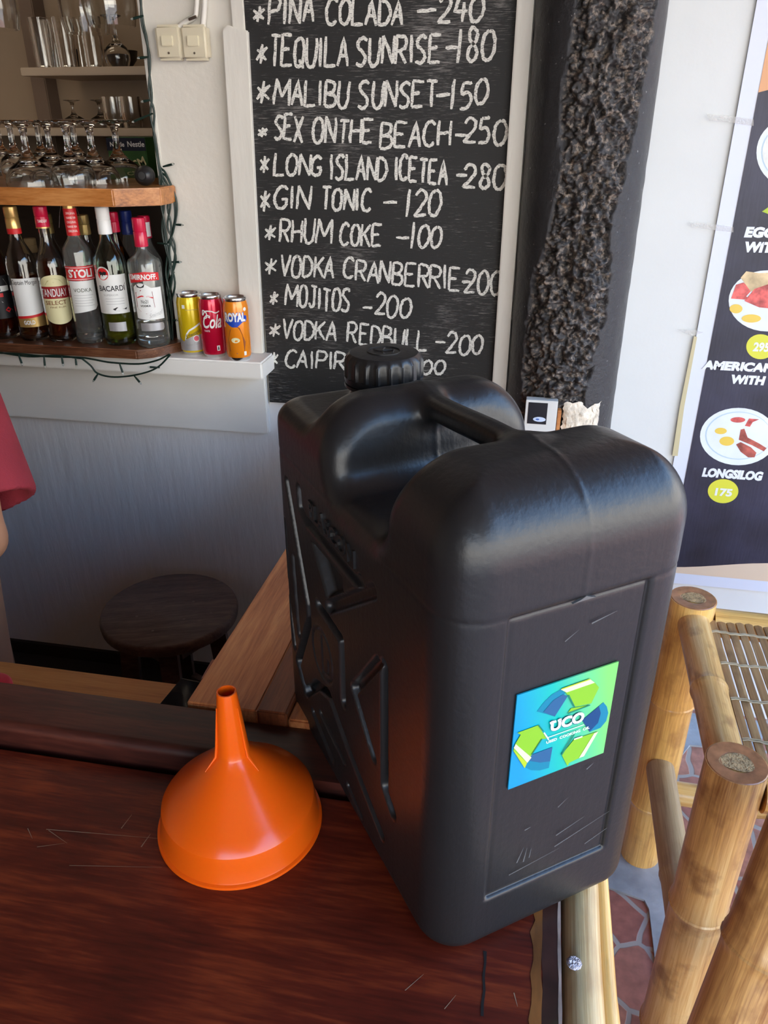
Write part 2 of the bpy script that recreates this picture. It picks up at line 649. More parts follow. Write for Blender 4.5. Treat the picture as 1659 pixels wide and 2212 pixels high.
# ------------------------------------------------------------------ signed distance surfaces
def surface_nets(D, org, h):
    """smooth surface of the zero level of a sampled distance field"""
    S = D < 0
    c = [S[i:S.shape[0] - 1 + i, j:S.shape[1] - 1 + j, k:S.shape[2] - 1 + k] for i in (0, 1) for j in (0, 1) for k in (0, 1)]
    cnt = sum(x.astype(np.int8) for x in c)
    act = (cnt > 0) & (cnt < 8)
    idx = np.full(act.shape, -1, np.int64)
    I, J, K = np.nonzero(act)
    idx[I, J, K] = np.arange(len(I))
    pos = np.zeros((len(I), 3))
    num = np.zeros(len(I))
    corners = [(i, j, k) for i in (0, 1) for j in (0, 1) for k in (0, 1)]
    dv = {q: D[I + q[0], J + q[1], K + q[2]].astype(np.float64) for q in corners}
    for a in corners:
        for ax in range(3):
            if a[ax] == 0:
                b = list(a)
                b[ax] = 1
                b = tuple(b)
                da, db = dv[a], dv[b]
                cross = (da < 0) != (db < 0)
                t = np.where(cross, da / np.where(cross, da - db, 1), 0)
                p = np.zeros((len(I), 3))
                p[:] = a
                p[:, ax] += t
                pos[cross] += p[cross]
                num += cross
    pos /= num[:, None]
    P = np.stack([I, J, K], 1) + pos
    V = np.array(org) + P * h
    F = []
    for ax in range(3):
        s0 = [slice(0, None)] * 3
        s1 = [slice(0, None)] * 3
        s0[ax] = slice(0, -1)
        s1[ax] = slice(1, None)
        A, B = S[tuple(s0)], S[tuple(s1)]
        ch = A != B
        o1, o2 = [x for x in range(3) if x != ax]
        ii = np.argwhere(ch)
        ok = (ii[:, o1] > 0) & (ii[:, o2] > 0) & (ii[:, o1] < S.shape[o1] - 1) & (ii[:, o2] < S.shape[o2] - 1)
        ii = ii[ok]
        fl = A[ii[:, 0], ii[:, 1], ii[:, 2]]
        e1 = np.zeros(3, int)
        e1[o1] = 1
        e2 = np.zeros(3, int)
        e2[o2] = 1
        q = np.stack([idx[tuple((ii - e1 - e2).T)], idx[tuple((ii - e2).T)], idx[tuple(ii.T)], idx[tuple((ii - e1).T)]], 1)
        flip = fl if ax != 1 else ~fl
        q[~flip] = q[~flip][:, ::-1]
        F.append(q)
    return V, np.concatenate(F)


def relax(V, F, it=2, lam=0.5):
    n = len(V)
    E = np.concatenate([F[:, [0, 1]], F[:, [1, 2]], F[:, [2, 3]], F[:, [3, 0]]])
    deg = np.bincount(E.ravel(), minlength=n).astype(float)
    for k in range(it):
        acc = np.zeros_like(V)
        for ax in range(3):
            acc[:, ax] = np.bincount(E[:, 0], V[E[:, 1], ax], n) + np.bincount(E[:, 1], V[E[:, 0], ax], n)
        avg = acc / np.maximum(deg, 1)[:, None]
        V = V + lam * (avg - V)
    return V


def net_obj(name, D, org, h, m, parent=None, it=1):
    V, F = surface_nets(D, org, h)
    if it:
        V = relax(V, F, it)
    me = bpy.data.meshes.new(name)
    me.vertices.add(len(V))
    me.vertices.foreach_set('co', V.astype(np.float32).ravel())
    me.loops.add(F.size)
    me.loops.foreach_set('vertex_index', F.astype(np.int32).ravel())
    me.polygons.add(len(F))
    me.polygons.foreach_set('loop_start', np.arange(0, F.size, 4, dtype=np.int32))
    me.update(calc_edges=True)
    me.materials.append(m)
    me.shade_smooth()
    o = bpy.data.objects.new(name, me)
    COL.objects.link(o)
    if parent is not None:
        o.parent = parent
    return o


def rmax(a, b, r):
    return np.minimum(np.maximum(a, b), -r) + np.sqrt(np.maximum(a + r, 0) ** 2 + np.maximum(b + r, 0) ** 2)


def smin(a, b, k):
    h_ = np.clip(0.5 + 0.5 * (b - a) / k, 0, 1)
    return b * (1 - h_) + a * h_ - k * h_ * (1 - h_)


def sstep(e0, e1, x):
    t = np.clip((x - e0) / (e1 - e0), 0, 1)
    return t * t * (3 - 2 * t)


def seg2(x, y, a, b):
    ax, ay = a
    bx, by = b
    px, py = x - ax, y - ay
    dx, dy = bx - ax, by - ay
    t = np.clip((px * dx + py * dy) / (dx * dx + dy * dy), 0, 1)
    return np.hypot(px - t * dx, py - t * dy)


def poly2(x, y, P):
    """signed distance to a 2D polygon (negative inside)"""
    d = np.full(x.shape, 1e9)
    ins = np.zeros(x.shape, bool)
    n = len(P)
    for i in range(n):
        a, b = P[i], P[(i + 1) % n]
        d = np.minimum(d, seg2(x, y, a, b))
        c = ((a[1] > y) != (b[1] > y)) & (x < (b[0] - a[0]) * (y - a[1]) / ((b[1] - a[1]) or 1e-12) + a[0])
        ins ^= c
    return np.where(ins, -d, d)


def cap3(X, Y, Z, a, b, ra, rb):
    a, b = np.array(a, float), np.array(b, float)
    d = b - a
    t = np.clip(((X - a[0]) * d[0] + (Y - a[1]) * d[1] + (Z - a[2]) * d[2]) / d.dot(d), 0, 1)
    return np.sqrt((X - a[0] - t * d[0]) ** 2 + (Y - a[1] - t * d[1]) ** 2 + (Z - a[2] - t * d[2]) ** 2) - (ra + (rb - ra) * t)


def ell3(X, Y, Z, c, r):
    q = np.sqrt(((X - c[0]) / r[0]) ** 2 + ((Y - c[1]) / r[1]) ** 2 + ((Z - c[2]) / r[2]) ** 2)
    return (q - 1) * min(r)


def grid3(x0, x1, y0, y1, z0, z1, h):
    xs, ys, zs = (np.arange(a, b, h, dtype=np.float32) for a, b in ((x0, x1), (y0, y1), (z0, z1)))
    return (*np.meshgrid(xs, ys, zs, indexing='ij', sparse=True), (x0, y0, z0))


# ================================================================== THE SETTING
WY = 1.78                    # face of the bar wall
RY = 1.90                    # face of the white wall right of the column
LEDGE_Z = 1.03
TZ = 0.96                    # counter top


def struct(o):
    o['kind'] = 'structure'
    return o


floor = struct(MB().add([(-3.3, -3, 0), (6, -3, 0), (6, 3.3, 0), (-3.3, 3.3, 0)], [(0, 1, 2, 3)]).build('floor', M_TILE, smooth=False))
struct(MB().add([(-40, -40, -0.03), (40, -40, -0.03), (40, 40, -0.03), (-40, 40, -0.03)], [(0, 1, 2, 3)]).build('ground', mat('pale_ground', (0.42, 0.38, 0.32), 0.9), smooth=False))
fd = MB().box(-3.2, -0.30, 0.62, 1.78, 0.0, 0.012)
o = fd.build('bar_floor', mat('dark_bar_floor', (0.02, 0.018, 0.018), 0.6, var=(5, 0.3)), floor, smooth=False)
# grey cement patch in the tiles by the foot of the column
cpx = [(1180, 1960), (1395, 1965), (1400, 1925), (1432, 1990), (1455, 2075), (1480, 2060), (1440, 1850), (1425, 1640), (1610, 1560), (1640, 1530), (1470, 1500), (1330, 1640)]
cp = [onz(px, py, 0.004)[:2] for px, py in [(1298, 1912), (1392, 1945), (1402, 1965), (1420, 2120), (1452, 2110), (1440, 1800), (1420, 1700), (1490, 1610), (1640, 1625), (1655, 1560), (1400, 1530), (1250, 1750)]]
MB().prism([tuple(p) for p in cp], 'z', 0.0, 0.006).build('cement_patch', M_CEMENT, floor, smooth=False)

ceil = struct(MB().box(-3.3, 1.5, -1.9, 3.2, 2.7, 2.78).build('ceiling', M_CEIL, smooth=False))

struct(MB().box(1.5, 1.58, -1.9, 1.78, 2.62, 2.78).build('eave_baffle_right', M_CEIL, smooth=False))  # unseen eave beam, added to hold back high sky light from the right
struct(MB().box(-0.55, 1.5, -1.98, -1.9, 2.4, 2.78).build('eave_baffle_front', M_CEIL, smooth=False))  # added out-of-view beam over the front opening, limits sky light on the wall
OPX = -0.858                 # right edge of the serving opening
mb = MB()
mb.box(-3.2, 0.02, WY, WY + 0.10, 0.0, LEDGE_Z - 0.04)
struct(mb.build('wall_back_lower', M_WHITE_STREAK, smooth=False))
mb = MB()
mb.box(OPX, 0.02, WY, WY + 0.10, LEDGE_Z - 0.04, 2.7)
mb.box(-3.2, OPX, WY, WY + 0.10, 2.15, 2.7)
struct(mb.build('wall_back', M_WHITE, smooth=False))
struct(MB().box(0.0, 2.4, RY, RY + 0.12, 0.0, 2.7).build('wall_right', M_WHITE_R, smooth=False))
struct(MB().box(-3.3, -3.2, -1.9, 3.2, 0.0, 2.7).build('wall_left', M_BEIGE, smooth=False))
struct(MB().box(-3.2, -0.6, 2.75, 2.85, 0.0, 2.7).build('wall_far', M_BEIGE, smooth=False))
struct(MB().box(-0.72, -0.62, WY + 0.1, 2.75, 0.0, 2.7).build('wall_side', M_BEIGE, smooth=False))
struct(MB().box(-3.2, -0.55, -1.9, -1.8, 0.0, 2.7).build('wall_front', M_CEIL, smooth=False))
struct(MB().box(-3.2, 0.0, WY - 0.012, WY, 0.0, 0.055).build('baseboard_back', M_DARK, smooth=False))

# timber trims on the bar wall
struct(MB().box(-3.2, -0.632, WY - 0.022, WY, 0.822, 0.99, 0.003).build('trim_1', M_TRIMH, angle=30))
lx1 = -0.609
struct(MB().box(-3.2, lx1, 1.68, 1.90, LEDGE_Z - 0.042, LEDGE_Z, 0.004).build('trim_2', M_TRIMH, angle=30))
pl = ony(480, 66, WY - 0.02)
pr = ony(535, 66, WY - 0.02)
p2 = ony(534, 640, WY - 0.02)
struct(MB().prism([(pl[0], pl[2]), (pl[0] + 0.012, pl[2] + 0.010), (pl[0] + 0.035, pl[2] + 0.003), (pr[0], pl[2] - 0.001), (-0.632, LEDGE_Z), (-0.684, LEDGE_Z)], 'y', WY - 0.022, WY, 0.002).build('trim_3', M_TRIM, angle=30))
a_ = ony(502, 60, WY - 0.012)
b_ = ony(530, 60, WY - 0.012)
struct(MB().box(a_[0], b_[0], WY - 0.014, WY, pl[2] - 0.002, 2.7, 0.002).build('trim_4', M_TRIM, angle=30))
struct(MB().box(-0.080, -0.048, WY - 0.03, WY, 0.3, 2.7, 0.002).build('trim_5', M_TRIM, angle=30))
# opening jamb
struct(MB().box(OPX, OPX + 0.012, WY - 0.004, WY + 0.14, LEDGE_Z, 2.15, 0.002).build('trim_6', M_TRIM, angle=30))


# round concrete column, black paint with a broken-away rough strip
def column():
    cx, cy, R = 0.075, 1.765, 0.121
    na = 320
    zz = np.concatenate([np.linspace(0, 0.88, 40, endpoint=False), np.linspace(0.88, 1.84, 400, endpoint=False), np.linspace(1.84, 2.7, 40)])
    nz = len(zz)
    A, Z = np.meshgrid(np.linspace(0, 2 * PI, na, endpoint=False), zz, indexing='ij')
    # centre of the broken strip swings slightly with height; facing the guest
    cen = -PI / 2 + 0.02 + 0.10 * np.sin(Z * 4.1 + 0.5) + (Z - 1.3) * 0.30
    half = 0.66 + 0.08 * np.sin(Z * 7 + 1) + 0.06 * np.sin(Z * 17)
    half = half * sstep(0.72, 0.90, Z)

    def vnoise(sa, sz, seed):
        g = np.random.default_rng(seed).random((64, 256))
        x = (A / (2 * PI) * sa)
        y = Z * sz
        xi, yi = np.floor(x).astype(int), np.floor(y).astype(int)
        fx, fy = x - xi, y - yi
        fx, fy = fx * fx * (3 - 2 * fx), fy * fy * (3 - 2 * fy)
        sa_ = int(sa)
        G_ = lambda i, j: g[(i % sa_) % 64, j % 256]
        return (G_(xi, yi) * (1 - fx) + G_(xi + 1, yi) * fx) * (1 - fy) + (G_(xi, yi + 1) * (1 - fx) + G_(xi + 1, yi + 1) * fx) * fy
    dang = (A - (cen % (2 * PI)) + PI) % (2 * PI) - PI
    edge = half + 0.12 * (vnoise(20, 24, 3) - 0.5) + 0.10 * (vnoise(60, 60, 4) - 0.5)
    mask = sstep(0.0, 0.05, edge - np.abs(dang))
    rough = 0.45 * vnoise(46, 58, 5) + 0.40 * vnoise(64, 105, 6) + 0.40 * vnoise(128, 190, 8)
    deep = vnoise(30, 22, 9)
    dr = mask * (-0.010 + 0.030 * (rough - 0.5) - 0.012 * np.maximum(deep - 0.7, 0) * 3) + (1 - mask) * 0.0012 * (vnoise(40, 40, 11) - 0.5)
    r = R + dr
    V = np.stack([cx + r * np.cos(A), cy + r * np.sin(A), Z], -1).reshape(-1, 3)
    F = []
    for i in range(na):
        j = (i + 1) % na
        b0, b1 = i * nz, j * nz
        for k in range(nz - 1):
            F.append((b0 + k, b1 + k, b1 + k + 1, b0 + k + 1))
    m, t, p = new_mat('black_painted_column')
    N, L = t.nodes.new, t.links.new
    at = N('ShaderNodeAttribute')
    at.attribute_name = 'bare'
    c = N('ShaderNodeTexCoord')
    n = N('ShaderNodeTexNoise')
    n.inputs['Scale'].default_value = 95
    n.inputs['Detail'].default_value = 8
    n.inputs['Roughness'].default_value = 0.7
    L(c.outputs['Object'], n.inputs['Vector'])
    r_ = N('ShaderNodeValToRGB')
    r_.color_ramp.elements[0].position = 0.50
    r_.color_ramp.elements[1].position = 0.70
    r_.color_ramp.elements[0].color = (0.022, 0.020, 0.020, 1)
    r_.color_ramp.elements[1].color = (0.34, 0.27, 0.21, 1)
    L(n.outputs['Fac'], r_.inputs[0])
    n2 = N('ShaderNodeTexNoise')
    n2.inputs['Scale'].default_value = 140
    L(c.outputs['Object'], n2.inputs['Vector'])
    r2 = N('ShaderNodeValToRGB')
    r2.color_ramp.elements[0].position = 0.72
    r2.color_ramp.elements[1].position = 0.76
    r2.color_ramp.elements[0].color = (0.020, 0.020, 0.023, 1)
    r2.color_ramp.elements[1].color = (0.25, 0.25, 0.25, 1)
    L(n2.outputs['Fac'], r2.inputs[0])
    mx = N('ShaderNodeMix')
    mx.data_type = 'RGBA'
    L(at.outputs['Fac'], mx.inputs[0])
    L(r2.outputs[0], mx.inputs[6])
    L(r_.outputs[0], mx.inputs[7])
    L(mx.outputs[2], p.inputs['Base Color'])
    p.inputs['Roughness'].default_value = 0.32
    b = N('ShaderNodeBump')
    b.inputs['Strength'].default_value = 0.8
    b.inputs['Distance'].default_value = 0.004
    L(n.outputs['Fac'], b.inputs['Height'])
    L(b.outputs[0], p.inputs['Normal'])
    o = mobj('pillar', V, F, m, angle=80)
    at = o.data.attributes.new('bare', 'FLOAT', 'POINT')
    at.data.foreach_set('value', mask.ravel().astype(np.float32))
    # bare pale plaster where the paint has come off low on the column
    P = []
    n_a, n_z = 26, 26
    aa0, aa1 = math.atan2(-1, 0.05), math.atan2(-0.75, 0.72)
    for i in range(n_a):
        for k in range(n_z):
            u, v_ = i / (n_a - 1), k / (n_z - 1)
            a = aa0 + (aa1 - aa0) * u + 0.05 * (rng.random() - .5)
            top = 0.985 + 0.008 * math.sin(u * 7) + 0.004 * math.sin(u * 17 + 1)
            z = 0.84 + (top - 0.84) * v_
            edge_ = min(u, 1 - u, 1 - v_, 1) * 8
            rr = R + 0.001 + 0.005 * min(1, edge_) * (0.4 + 0.8 * rng.random())
            P.append((cx + rr * math.cos(a), cy + rr * math.sin(a), z))
    F = [(i * n_z + k, (i + 1) * n_z + k, (i + 1) * n_z + k + 1, i * n_z + k + 1) for i in range(n_a - 1) for k in range(n_z - 1)]
    mobj('bare_plaster', P, F, mat('bare_plaster', (0.62, 0.55, 0.44), 0.9, bump=(90, 1.0), var=(60, 0.3)), o, angle=60)
    struct(o)
    return o


column()

# ================================================================== CHALKBOARD
CBY = WY - 0.012
tl = ony(531, 0, CBY)
bl = ony(589, 866, CBY)
cb = thing('chalkboard', 'tall black chalkboard with handwritten white drink list and prices on the wall', 'chalkboard', (0, 0, 0))
mb = MB()
mb.prism([(-0.627, 0.905), (-0.079, 0.905), (-0.075, 2.25), (-0.620, 2.25)], 'y', CBY, WY - 0.001)
mb.build('board', M_BOARD, cb, smooth=False)

G = {
    'A': ['0,0 .5,1 1,0', '.2,.38 .8,.38'], 'B': ['0,0 0,1', '0,1 .7,.95 .85,.75 .6,.55 0,.5', '0,.5 .8,.45 1,.22 .7,.02 0,0'],
    'C': ['1,.85 .7,1 .3,.92 .05,.6 .05,.3 .3,.04 .7,0 1,.15'], 'D': ['0,0 0,1', '0,1 .6,.92 1,.6 .95,.3 .6,.05 0,0'],
    'E': ['0,0 0,1', '0,1 1,.98', '0,.52 .75,.54', '0,0 1,.03'], 'F': ['0,0 0,1', '0,1 1,1', '0,.52 .8,.52'],
    'G': ['1,.85 .7,1 .3,.92 .03,.6 .05,.3 .3,.04 .7,.02 .95,.2 .95,.42', '.55,.42 1.05,.42'], 'H': ['0,0 0,1', '1,0 1,1', '0,.5 1,.52'],
    'I': ['.5,0 .5,1'], 'J': ['.2,1 1,1', '.7,1 .7,.2 .5,0 .2,.05 .05,.2'], 'K': ['0,0 0,1', '.95,1 .05,.45', '.25,.6 1,0'],
    'L': ['0,1 0,0 1,.04'], 'M': ['0,0 .08,1', '.08,1 .5,.3', '.5,.3 .92,1', '.92,1 1,0'], 'N': ['0,0 0,1', '0,1 1,0', '1,0 1,1'],
    'O': ['.5,1 .15,.85 0,.5 .15,.1 .5,0 .85,.12 1,.5 .85,.88 .5,1'], 'P': ['0,0 0,1', '0,1 .75,.95 .95,.75 .7,.5 0,.45'],
    'Q': ['.5,1 .15,.85 0,.5 .15,.1 .5,0 .85,.12 1,.5 .85,.88 .5,1', '.55,.25 1,-.08'], 'R': ['0,0 0,1', '0,1 .75,.95 .95,.75 .7,.52 0,.47', '.35,.48 1,0'],
    'S': ['.95,.9 .6,1 .2,.9 .12,.7 .5,.52 .85,.35 .8,.1 .4,0 .02,.1'], 'T': ['0,1 1,.98', '.5,1 .5,0'], 'U': ['0,1 .03,.3 .25,.02 .6,0 .9,.2 1,1'],
    'V': ['0,1 .45,0', '.45,0 1,1'], 'X': ['0,1 1,0', '1,1 0,0'], 'Y': ['0,1 .5,.5', '1,1 .4,0'],
    '0': ['.5,1 .12,.8 0,.4 .2,.04 .6,0 .92,.25 1,.6 .8,.93 .5,1'], '1': ['.35,0 .65,1'], '2': ['.05,.78 .4,1 .85,.9 .9,.65 .45,.3 0,.03', '0,.03 1,.06'],
    '4': ['.35,1 0,.4 1,.42', '.7,.75 .6,0'], '5': ['.95,1 .25,.98', '.25,.98 .15,.58 .65,.62 .95,.35 .7,.03 .05,.03'],
    '8': ['.85,.85 .5,1 .2,.85 .35,.6 .75,.4 .85,.15 .5,0 .15,.15 .3,.42 .75,.62 .85,.85'], '-': ['0,.5 1,.55'],
    '*': ['.5,1 .45,0', '0,.75 1,.2', '.05,.2 .95,.85'],
}


def ribbon(mb, pts, wd, y):
    pts = [np.array(p) for p in pts]
    V, F = [], []
    n = len(pts)
    for i, p in enumerate(pts):
        t = pts[min(i + 1, n - 1)] - pts[max(i - 1, 0)]
        t = t / (np.linalg.norm(t) + 1e-9)
        nn = np.array([-t[1], t[0]])
        ww = wd * (0.42 + 0.16 * rng.random()) * (0.7 if i in (0, n - 1) else 1)
        for s_ in (-1, 1):
            q = p + nn * ww * s_
            V.append((q[0], y, q[1]))
    for i in range(n - 1):
        F.append((2 * i, 2 * i + 1, 2 * i + 3, 2 * i + 2))
    mb.add(V, F)


LAY = [0]


def word(mb, txt, x0, x1, yt0, yb0, yt1, yb1, wd=0.0056):
    """writes txt on the board between four measured corners"""
    yb = CBY - 0.0008
    c = [ony(x0, yb0, yb), ony(x1, yb1, yb), ony(x0, yt0, yb), ony(x1, yt1, yb)]
    c = [np.array([q[0], q[2]]) for q in c]
    W = {'I': 0.30, '1': 0.45, '-': 1.0, 'M': 1.25, ' ': 0.6, 'J': .8}
    tot = sum(W.get(ch, 0.8) for ch in txt) + 0.20 * (len(txt) - 1)
    s_ = 0.0
    for ch in txt:
        wch = W.get(ch, 0.8)
        if ch != ' ':
            jit = rng.normal(0, 0.025, 4)
            for st in G[ch]:
                pts = [tuple(map(float, q.split(','))) for q in st.split()]
                sm = catmull(pts, 4) if len(pts) > 3 else [np.array(pts[i]) + (np.array(pts[i + 1]) - np.array(pts[i])) * k / 4 for i in range(len(pts) - 1) for k in range(4)] + [np.array(pts[-1])]
                out = []
                for q in sm:
                    gx = (s_ + (q[0] * (1 + jit[2]) + q[1] * 0.16 + jit[0]) * wch) / tot
                    gy = q[1] * (1 + jit[3]) + jit[1]
                    p = (c[0] * (1 - gx) + c[1] * gx) * (1 - gy) + (c[2] * (1 - gx) + c[3] * gx) * gy
                    out.append(p + rng.normal(0, 0.0005, 2))
                LAY[0] = (LAY[0] + 1) % 7
                ribbon(mb, out, wd, yb - LAY[0] * 0.00006)
        s_ += wch + 0.20


def K4(x, y):
    return 520 + .3737 * x, .3737 * y


def K5(x, y):
    return 560 + .3737 * x, 460 + .3737 * y


LINES = [
    (K4, [('*', 65, 132, 40, 130, 40, 130), ('PINA', 165, 420, -30, 140, -20, 135), ('COLADA', 490, 935, -10, 135, 5, 145), ('-', 1010, 1120, 50, 85, 40, 75), ('240', 1140, 1395, -30, 130, -20, 125)]),
    (K4, [('*', 88, 145, 255, 370, 255, 370), ('TEQUILA', 165, 615, 205, 385, 215, 382), ('SUNRISE', 665, 1150, 215, 375, 205, 360), ('-', 1175, 1250, 260, 290, 260, 290), ('180', 1240, 1465, 165, 370, 175, 345)]),
    (K4, [('*', 88, 162, 475, 600, 475, 600), ('MALIBU', 185, 620, 455, 600, 470, 620), ('SUNSET', 680, 1130, 470, 625, 470, 615), ('-', 1125, 1210, 540, 570, 530, 560), ('150', 1205, 1425, 455, 630, 460, 595)]),
    (K4, [('*', 95, 150, 735, 790, 735, 790), ('SEX', 190, 355, 665, 805, 670, 825), ('ON', 415, 545, 680, 830, 690, 835), ('THE', 565, 755, 695, 830, 690, 830), ('BEACH', 805, 1205, 700, 850, 705, 840), ('-', 1230, 1310, 765, 790, 770, 795), ('250', 1285, 1530, 680, 825, 690, 835)]),
    (K4, [('*', 108, 158, 900, 1000, 900, 1000), ('LONG', 190, 465, 880, 1015, 905, 1015), ('ISLAND', 515, 840, 890, 1035, 905, 1040), ('ICE', 890, 1015, 905, 1040, 910, 1055), ('TEA', 1030, 1190, 920, 1055, 925, 1065), ('-', 1240, 1300, 1000, 1020, 1005, 1025), ('280', 1285, 1530, 940, 1085, 955, 1095)]),
    (K4, [('*', 108, 165, 1100, 1215, 1100, 1215), ('GIN', 190, 400, 1075, 1205, 1075, 1210), ('TONIC', 465, 750, 1085, 1210, 1090, 1220), ('-', 820, 900, 1160, 1180, 1160, 1180), ('120', 945, 1155, 1085, 1255, 1100, 1240)]),
    (K5, [('*', 28, 90, 75, 160, 75, 160), ('RHUM', 120, 415, 35, 170, 45, 180), ('COKE', 465, 700, 60, 185, 70, 195), ('-', 785, 860, 125, 155, 130, 155), ('100', 870, 1050, 55, 205, 75, 190)]),
    (K5, [('*', 28, 95, 260, 350, 260, 350), ('VODKA', 125, 430, 240, 365, 260, 380), ('CRANBERRIE', 485, 1155, 265, 380, 315, 455), ('-', 1165, 1220, 385, 405, 390, 410), ('200', 1185, 1395, 320, 465, 340, 470)]),
    (K5, [('*', 58, 108, 455, 528, 455, 528), ('MOJITOS', 150, 520, 405, 530, 450, 580), ('-', 595, 650, 535, 560, 535, 560), ('200', 665, 875, 460, 590, 485, 600)]),
    (K5, [('*', 52, 115, 640, 715, 640, 715), ('VODKA', 135, 440, 620, 730, 630, 740), ('REDBULL', 510, 970, 630, 750, 680, 795), ('-', 1015, 1070, 730, 755, 735, 760), ('200', 1080, 1290, 690, 815, 710, 810)]),
    (K5, [('*', 58, 106, 805, 885, 805, 885), ('CAIPIRINHA', 145, 760, 790, 890, 830, 930), ('-', 790, 850, 880, 900, 880, 900), ('200', 870, 1070, 845, 930, 855, 930)]),
]
for kf, words in LINES:
    for (tx, x0, x1, a, b, c_, d_) in words:
        mb = MB()
        p0, p1 = kf(x0, a), kf(x1, c_)
        word(mb, tx, p0[0], p1[0], p0[1], kf(0, b)[1], p1[1], kf(0, d_)[1], 0.0064 if kf is K4 else 0.006)
        mb.build('chalk_lettering', M_CHALK, cb, smooth=False)

# ================================================================== LIGHT SWITCHES AND CABLES
for i, (px, lab) in enumerate(((374, 'cream surface-mounted light switch, the one nearer the serving opening'), (429, 'cream surface-mounted light switch, the one nearer the chalkboard'))):
    c = ony(px, 94, WY)
    t = thing('light_switch', lab, 'light switch', (c[0], WY, c[2]), 0, 'light switches')
    MB().box(-0.0285, 0.0285, -0.026, 0, -0.032, 0.032, 0.006, 3).build('switch_box', M_SWITCH, t)
    MB().box(-0.013, 0.013, -0.0305, -0.0255, -0.007, 0.012, 0.0015).build('rocker', M_ROCKER, t)
    s_ = MB().lathe([(0, 0), (0.0022, 0), (0.0022, 0.001), (0, 0.001)], 12)
    s_.V = [(x, -0.026 - z, y - 0.019) for x, y, z in s_.V]
    s_.build('screw', M_STEEL, t)
    text_on('embossed_lettering', 'ON  OFF', M_SWITCH, t, (-0.010, -0.0262, 0.019), (1, 0, 0), (0, 0, 1), 0.004, bold=0.0)


def wpath(px, y):
    return [ony(a, b, y) for a, b in px]


MB().tube(catmull(wpath([(428, -40), (424, 20), (420, 36), (400, 48), (385, 60), (378, 68)], WY - 0.012)), 0.0055, 10).build('cable', M_TRIM)
tag(bpy.data.objects['cable'], 'white cable bending left down into the switch nearer the opening', 'cable')
MB().tube(catmull(wpath([(444, -40), (441, 20), (437, 68)], WY - 0.012)), 0.0058, 10).build('cable', M_TRIM)
tag(bpy.data.objects['cable.001'], 'straight white cable running down into the switch nearer the chalkboard', 'cable')
t = MB()
t.tube(wpath([(408, 42), (424, 36)], WY - 0.02), 0.003, 6)
o = t.build('cable_clip', M_STEEL, bpy.data.objects['cable'])

# ================================================================== BAR SHELVES IN THE OPENING
# bottle shelf
SZ = LEDGE_Z + 0.022
sf = ony(330, 782, 1.655)
mb = MB()
fy = 1.652
mb.prism([(-3.0, fy), (-0.905, fy), (-0.872, fy + 0.02), (OPX + 0.03, fy + 0.095), (OPX - 0.002, WY), (OPX - 0.002, 1.92), (-3.0, 1.92)], 'z', LEDGE_Z, SZ, 0.003)
o = mb.build('bottle_shelf', M_BROWN, angle=30)
tag(o, 'brown wooden shelf board under the row of liquor bottles', 'shelf')
GZ = 1.402
gfy = 1.640
mb = MB()
mb.prism([(-3.0, gfy), (-0.900, gfy), (-0.815, gfy + 0.052), (-0.815, WY - 0.01), (OPX - 0.002, WY - 0.01), (OPX - 0.002, 2.0), (-3.0, 2.0)], 'z', GZ - 0.036, GZ, 0.0025)
o = mb.build('glass_shelf', M_ORANGE, angle=30)
tag(o, 'thick orange-brown wooden shelf carrying upside-down stemmed glasses', 'shelf')
# back of the bar
mb = MB()
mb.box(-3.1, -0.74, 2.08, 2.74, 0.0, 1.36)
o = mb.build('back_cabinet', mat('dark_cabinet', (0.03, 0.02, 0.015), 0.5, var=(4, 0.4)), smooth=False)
tag(o, 'dark wooden cabinet in the shade behind the bottles', 'cabinet')
BSY = 2.42
z_up = ony(180, 151, BSY)[2]
xl = ony(44, 154, BSY)[0]
tag(MB().box(xl, -0.722, BSY, 2.75, z_up - 0.014, z_up + 0.008, 0.002).build('wall_shelf', mat('pale_shelf', (0.50, 0.40, 0.30), 0.5)), 'upper pale shelf on the back wall holding tall glasses', 'shelf')
z_lo = ony(200, 283, BSY)[2]
tag(MB().box(-2.4, -0.722, BSY, 2.75, z_lo - 0.014, z_lo + 0.008, 0.002).build('wall_shelf', MATS['pale_shelf']), 'lower pale shelf on the back wall seen behind the stemmed glasses', 'shelf')
tag(MB().box(ony(60, 100, 2.7)[0], ony(92, 100, 2.7)[0], 2.68, 2.75, 1.36, 2.6, 0.003).build('wall_batten', mat('batten_brown', (0.17, 0.12, 0.09), 0.6)), 'brown upright batten on the back wall left of the upper shelf', 'batten')


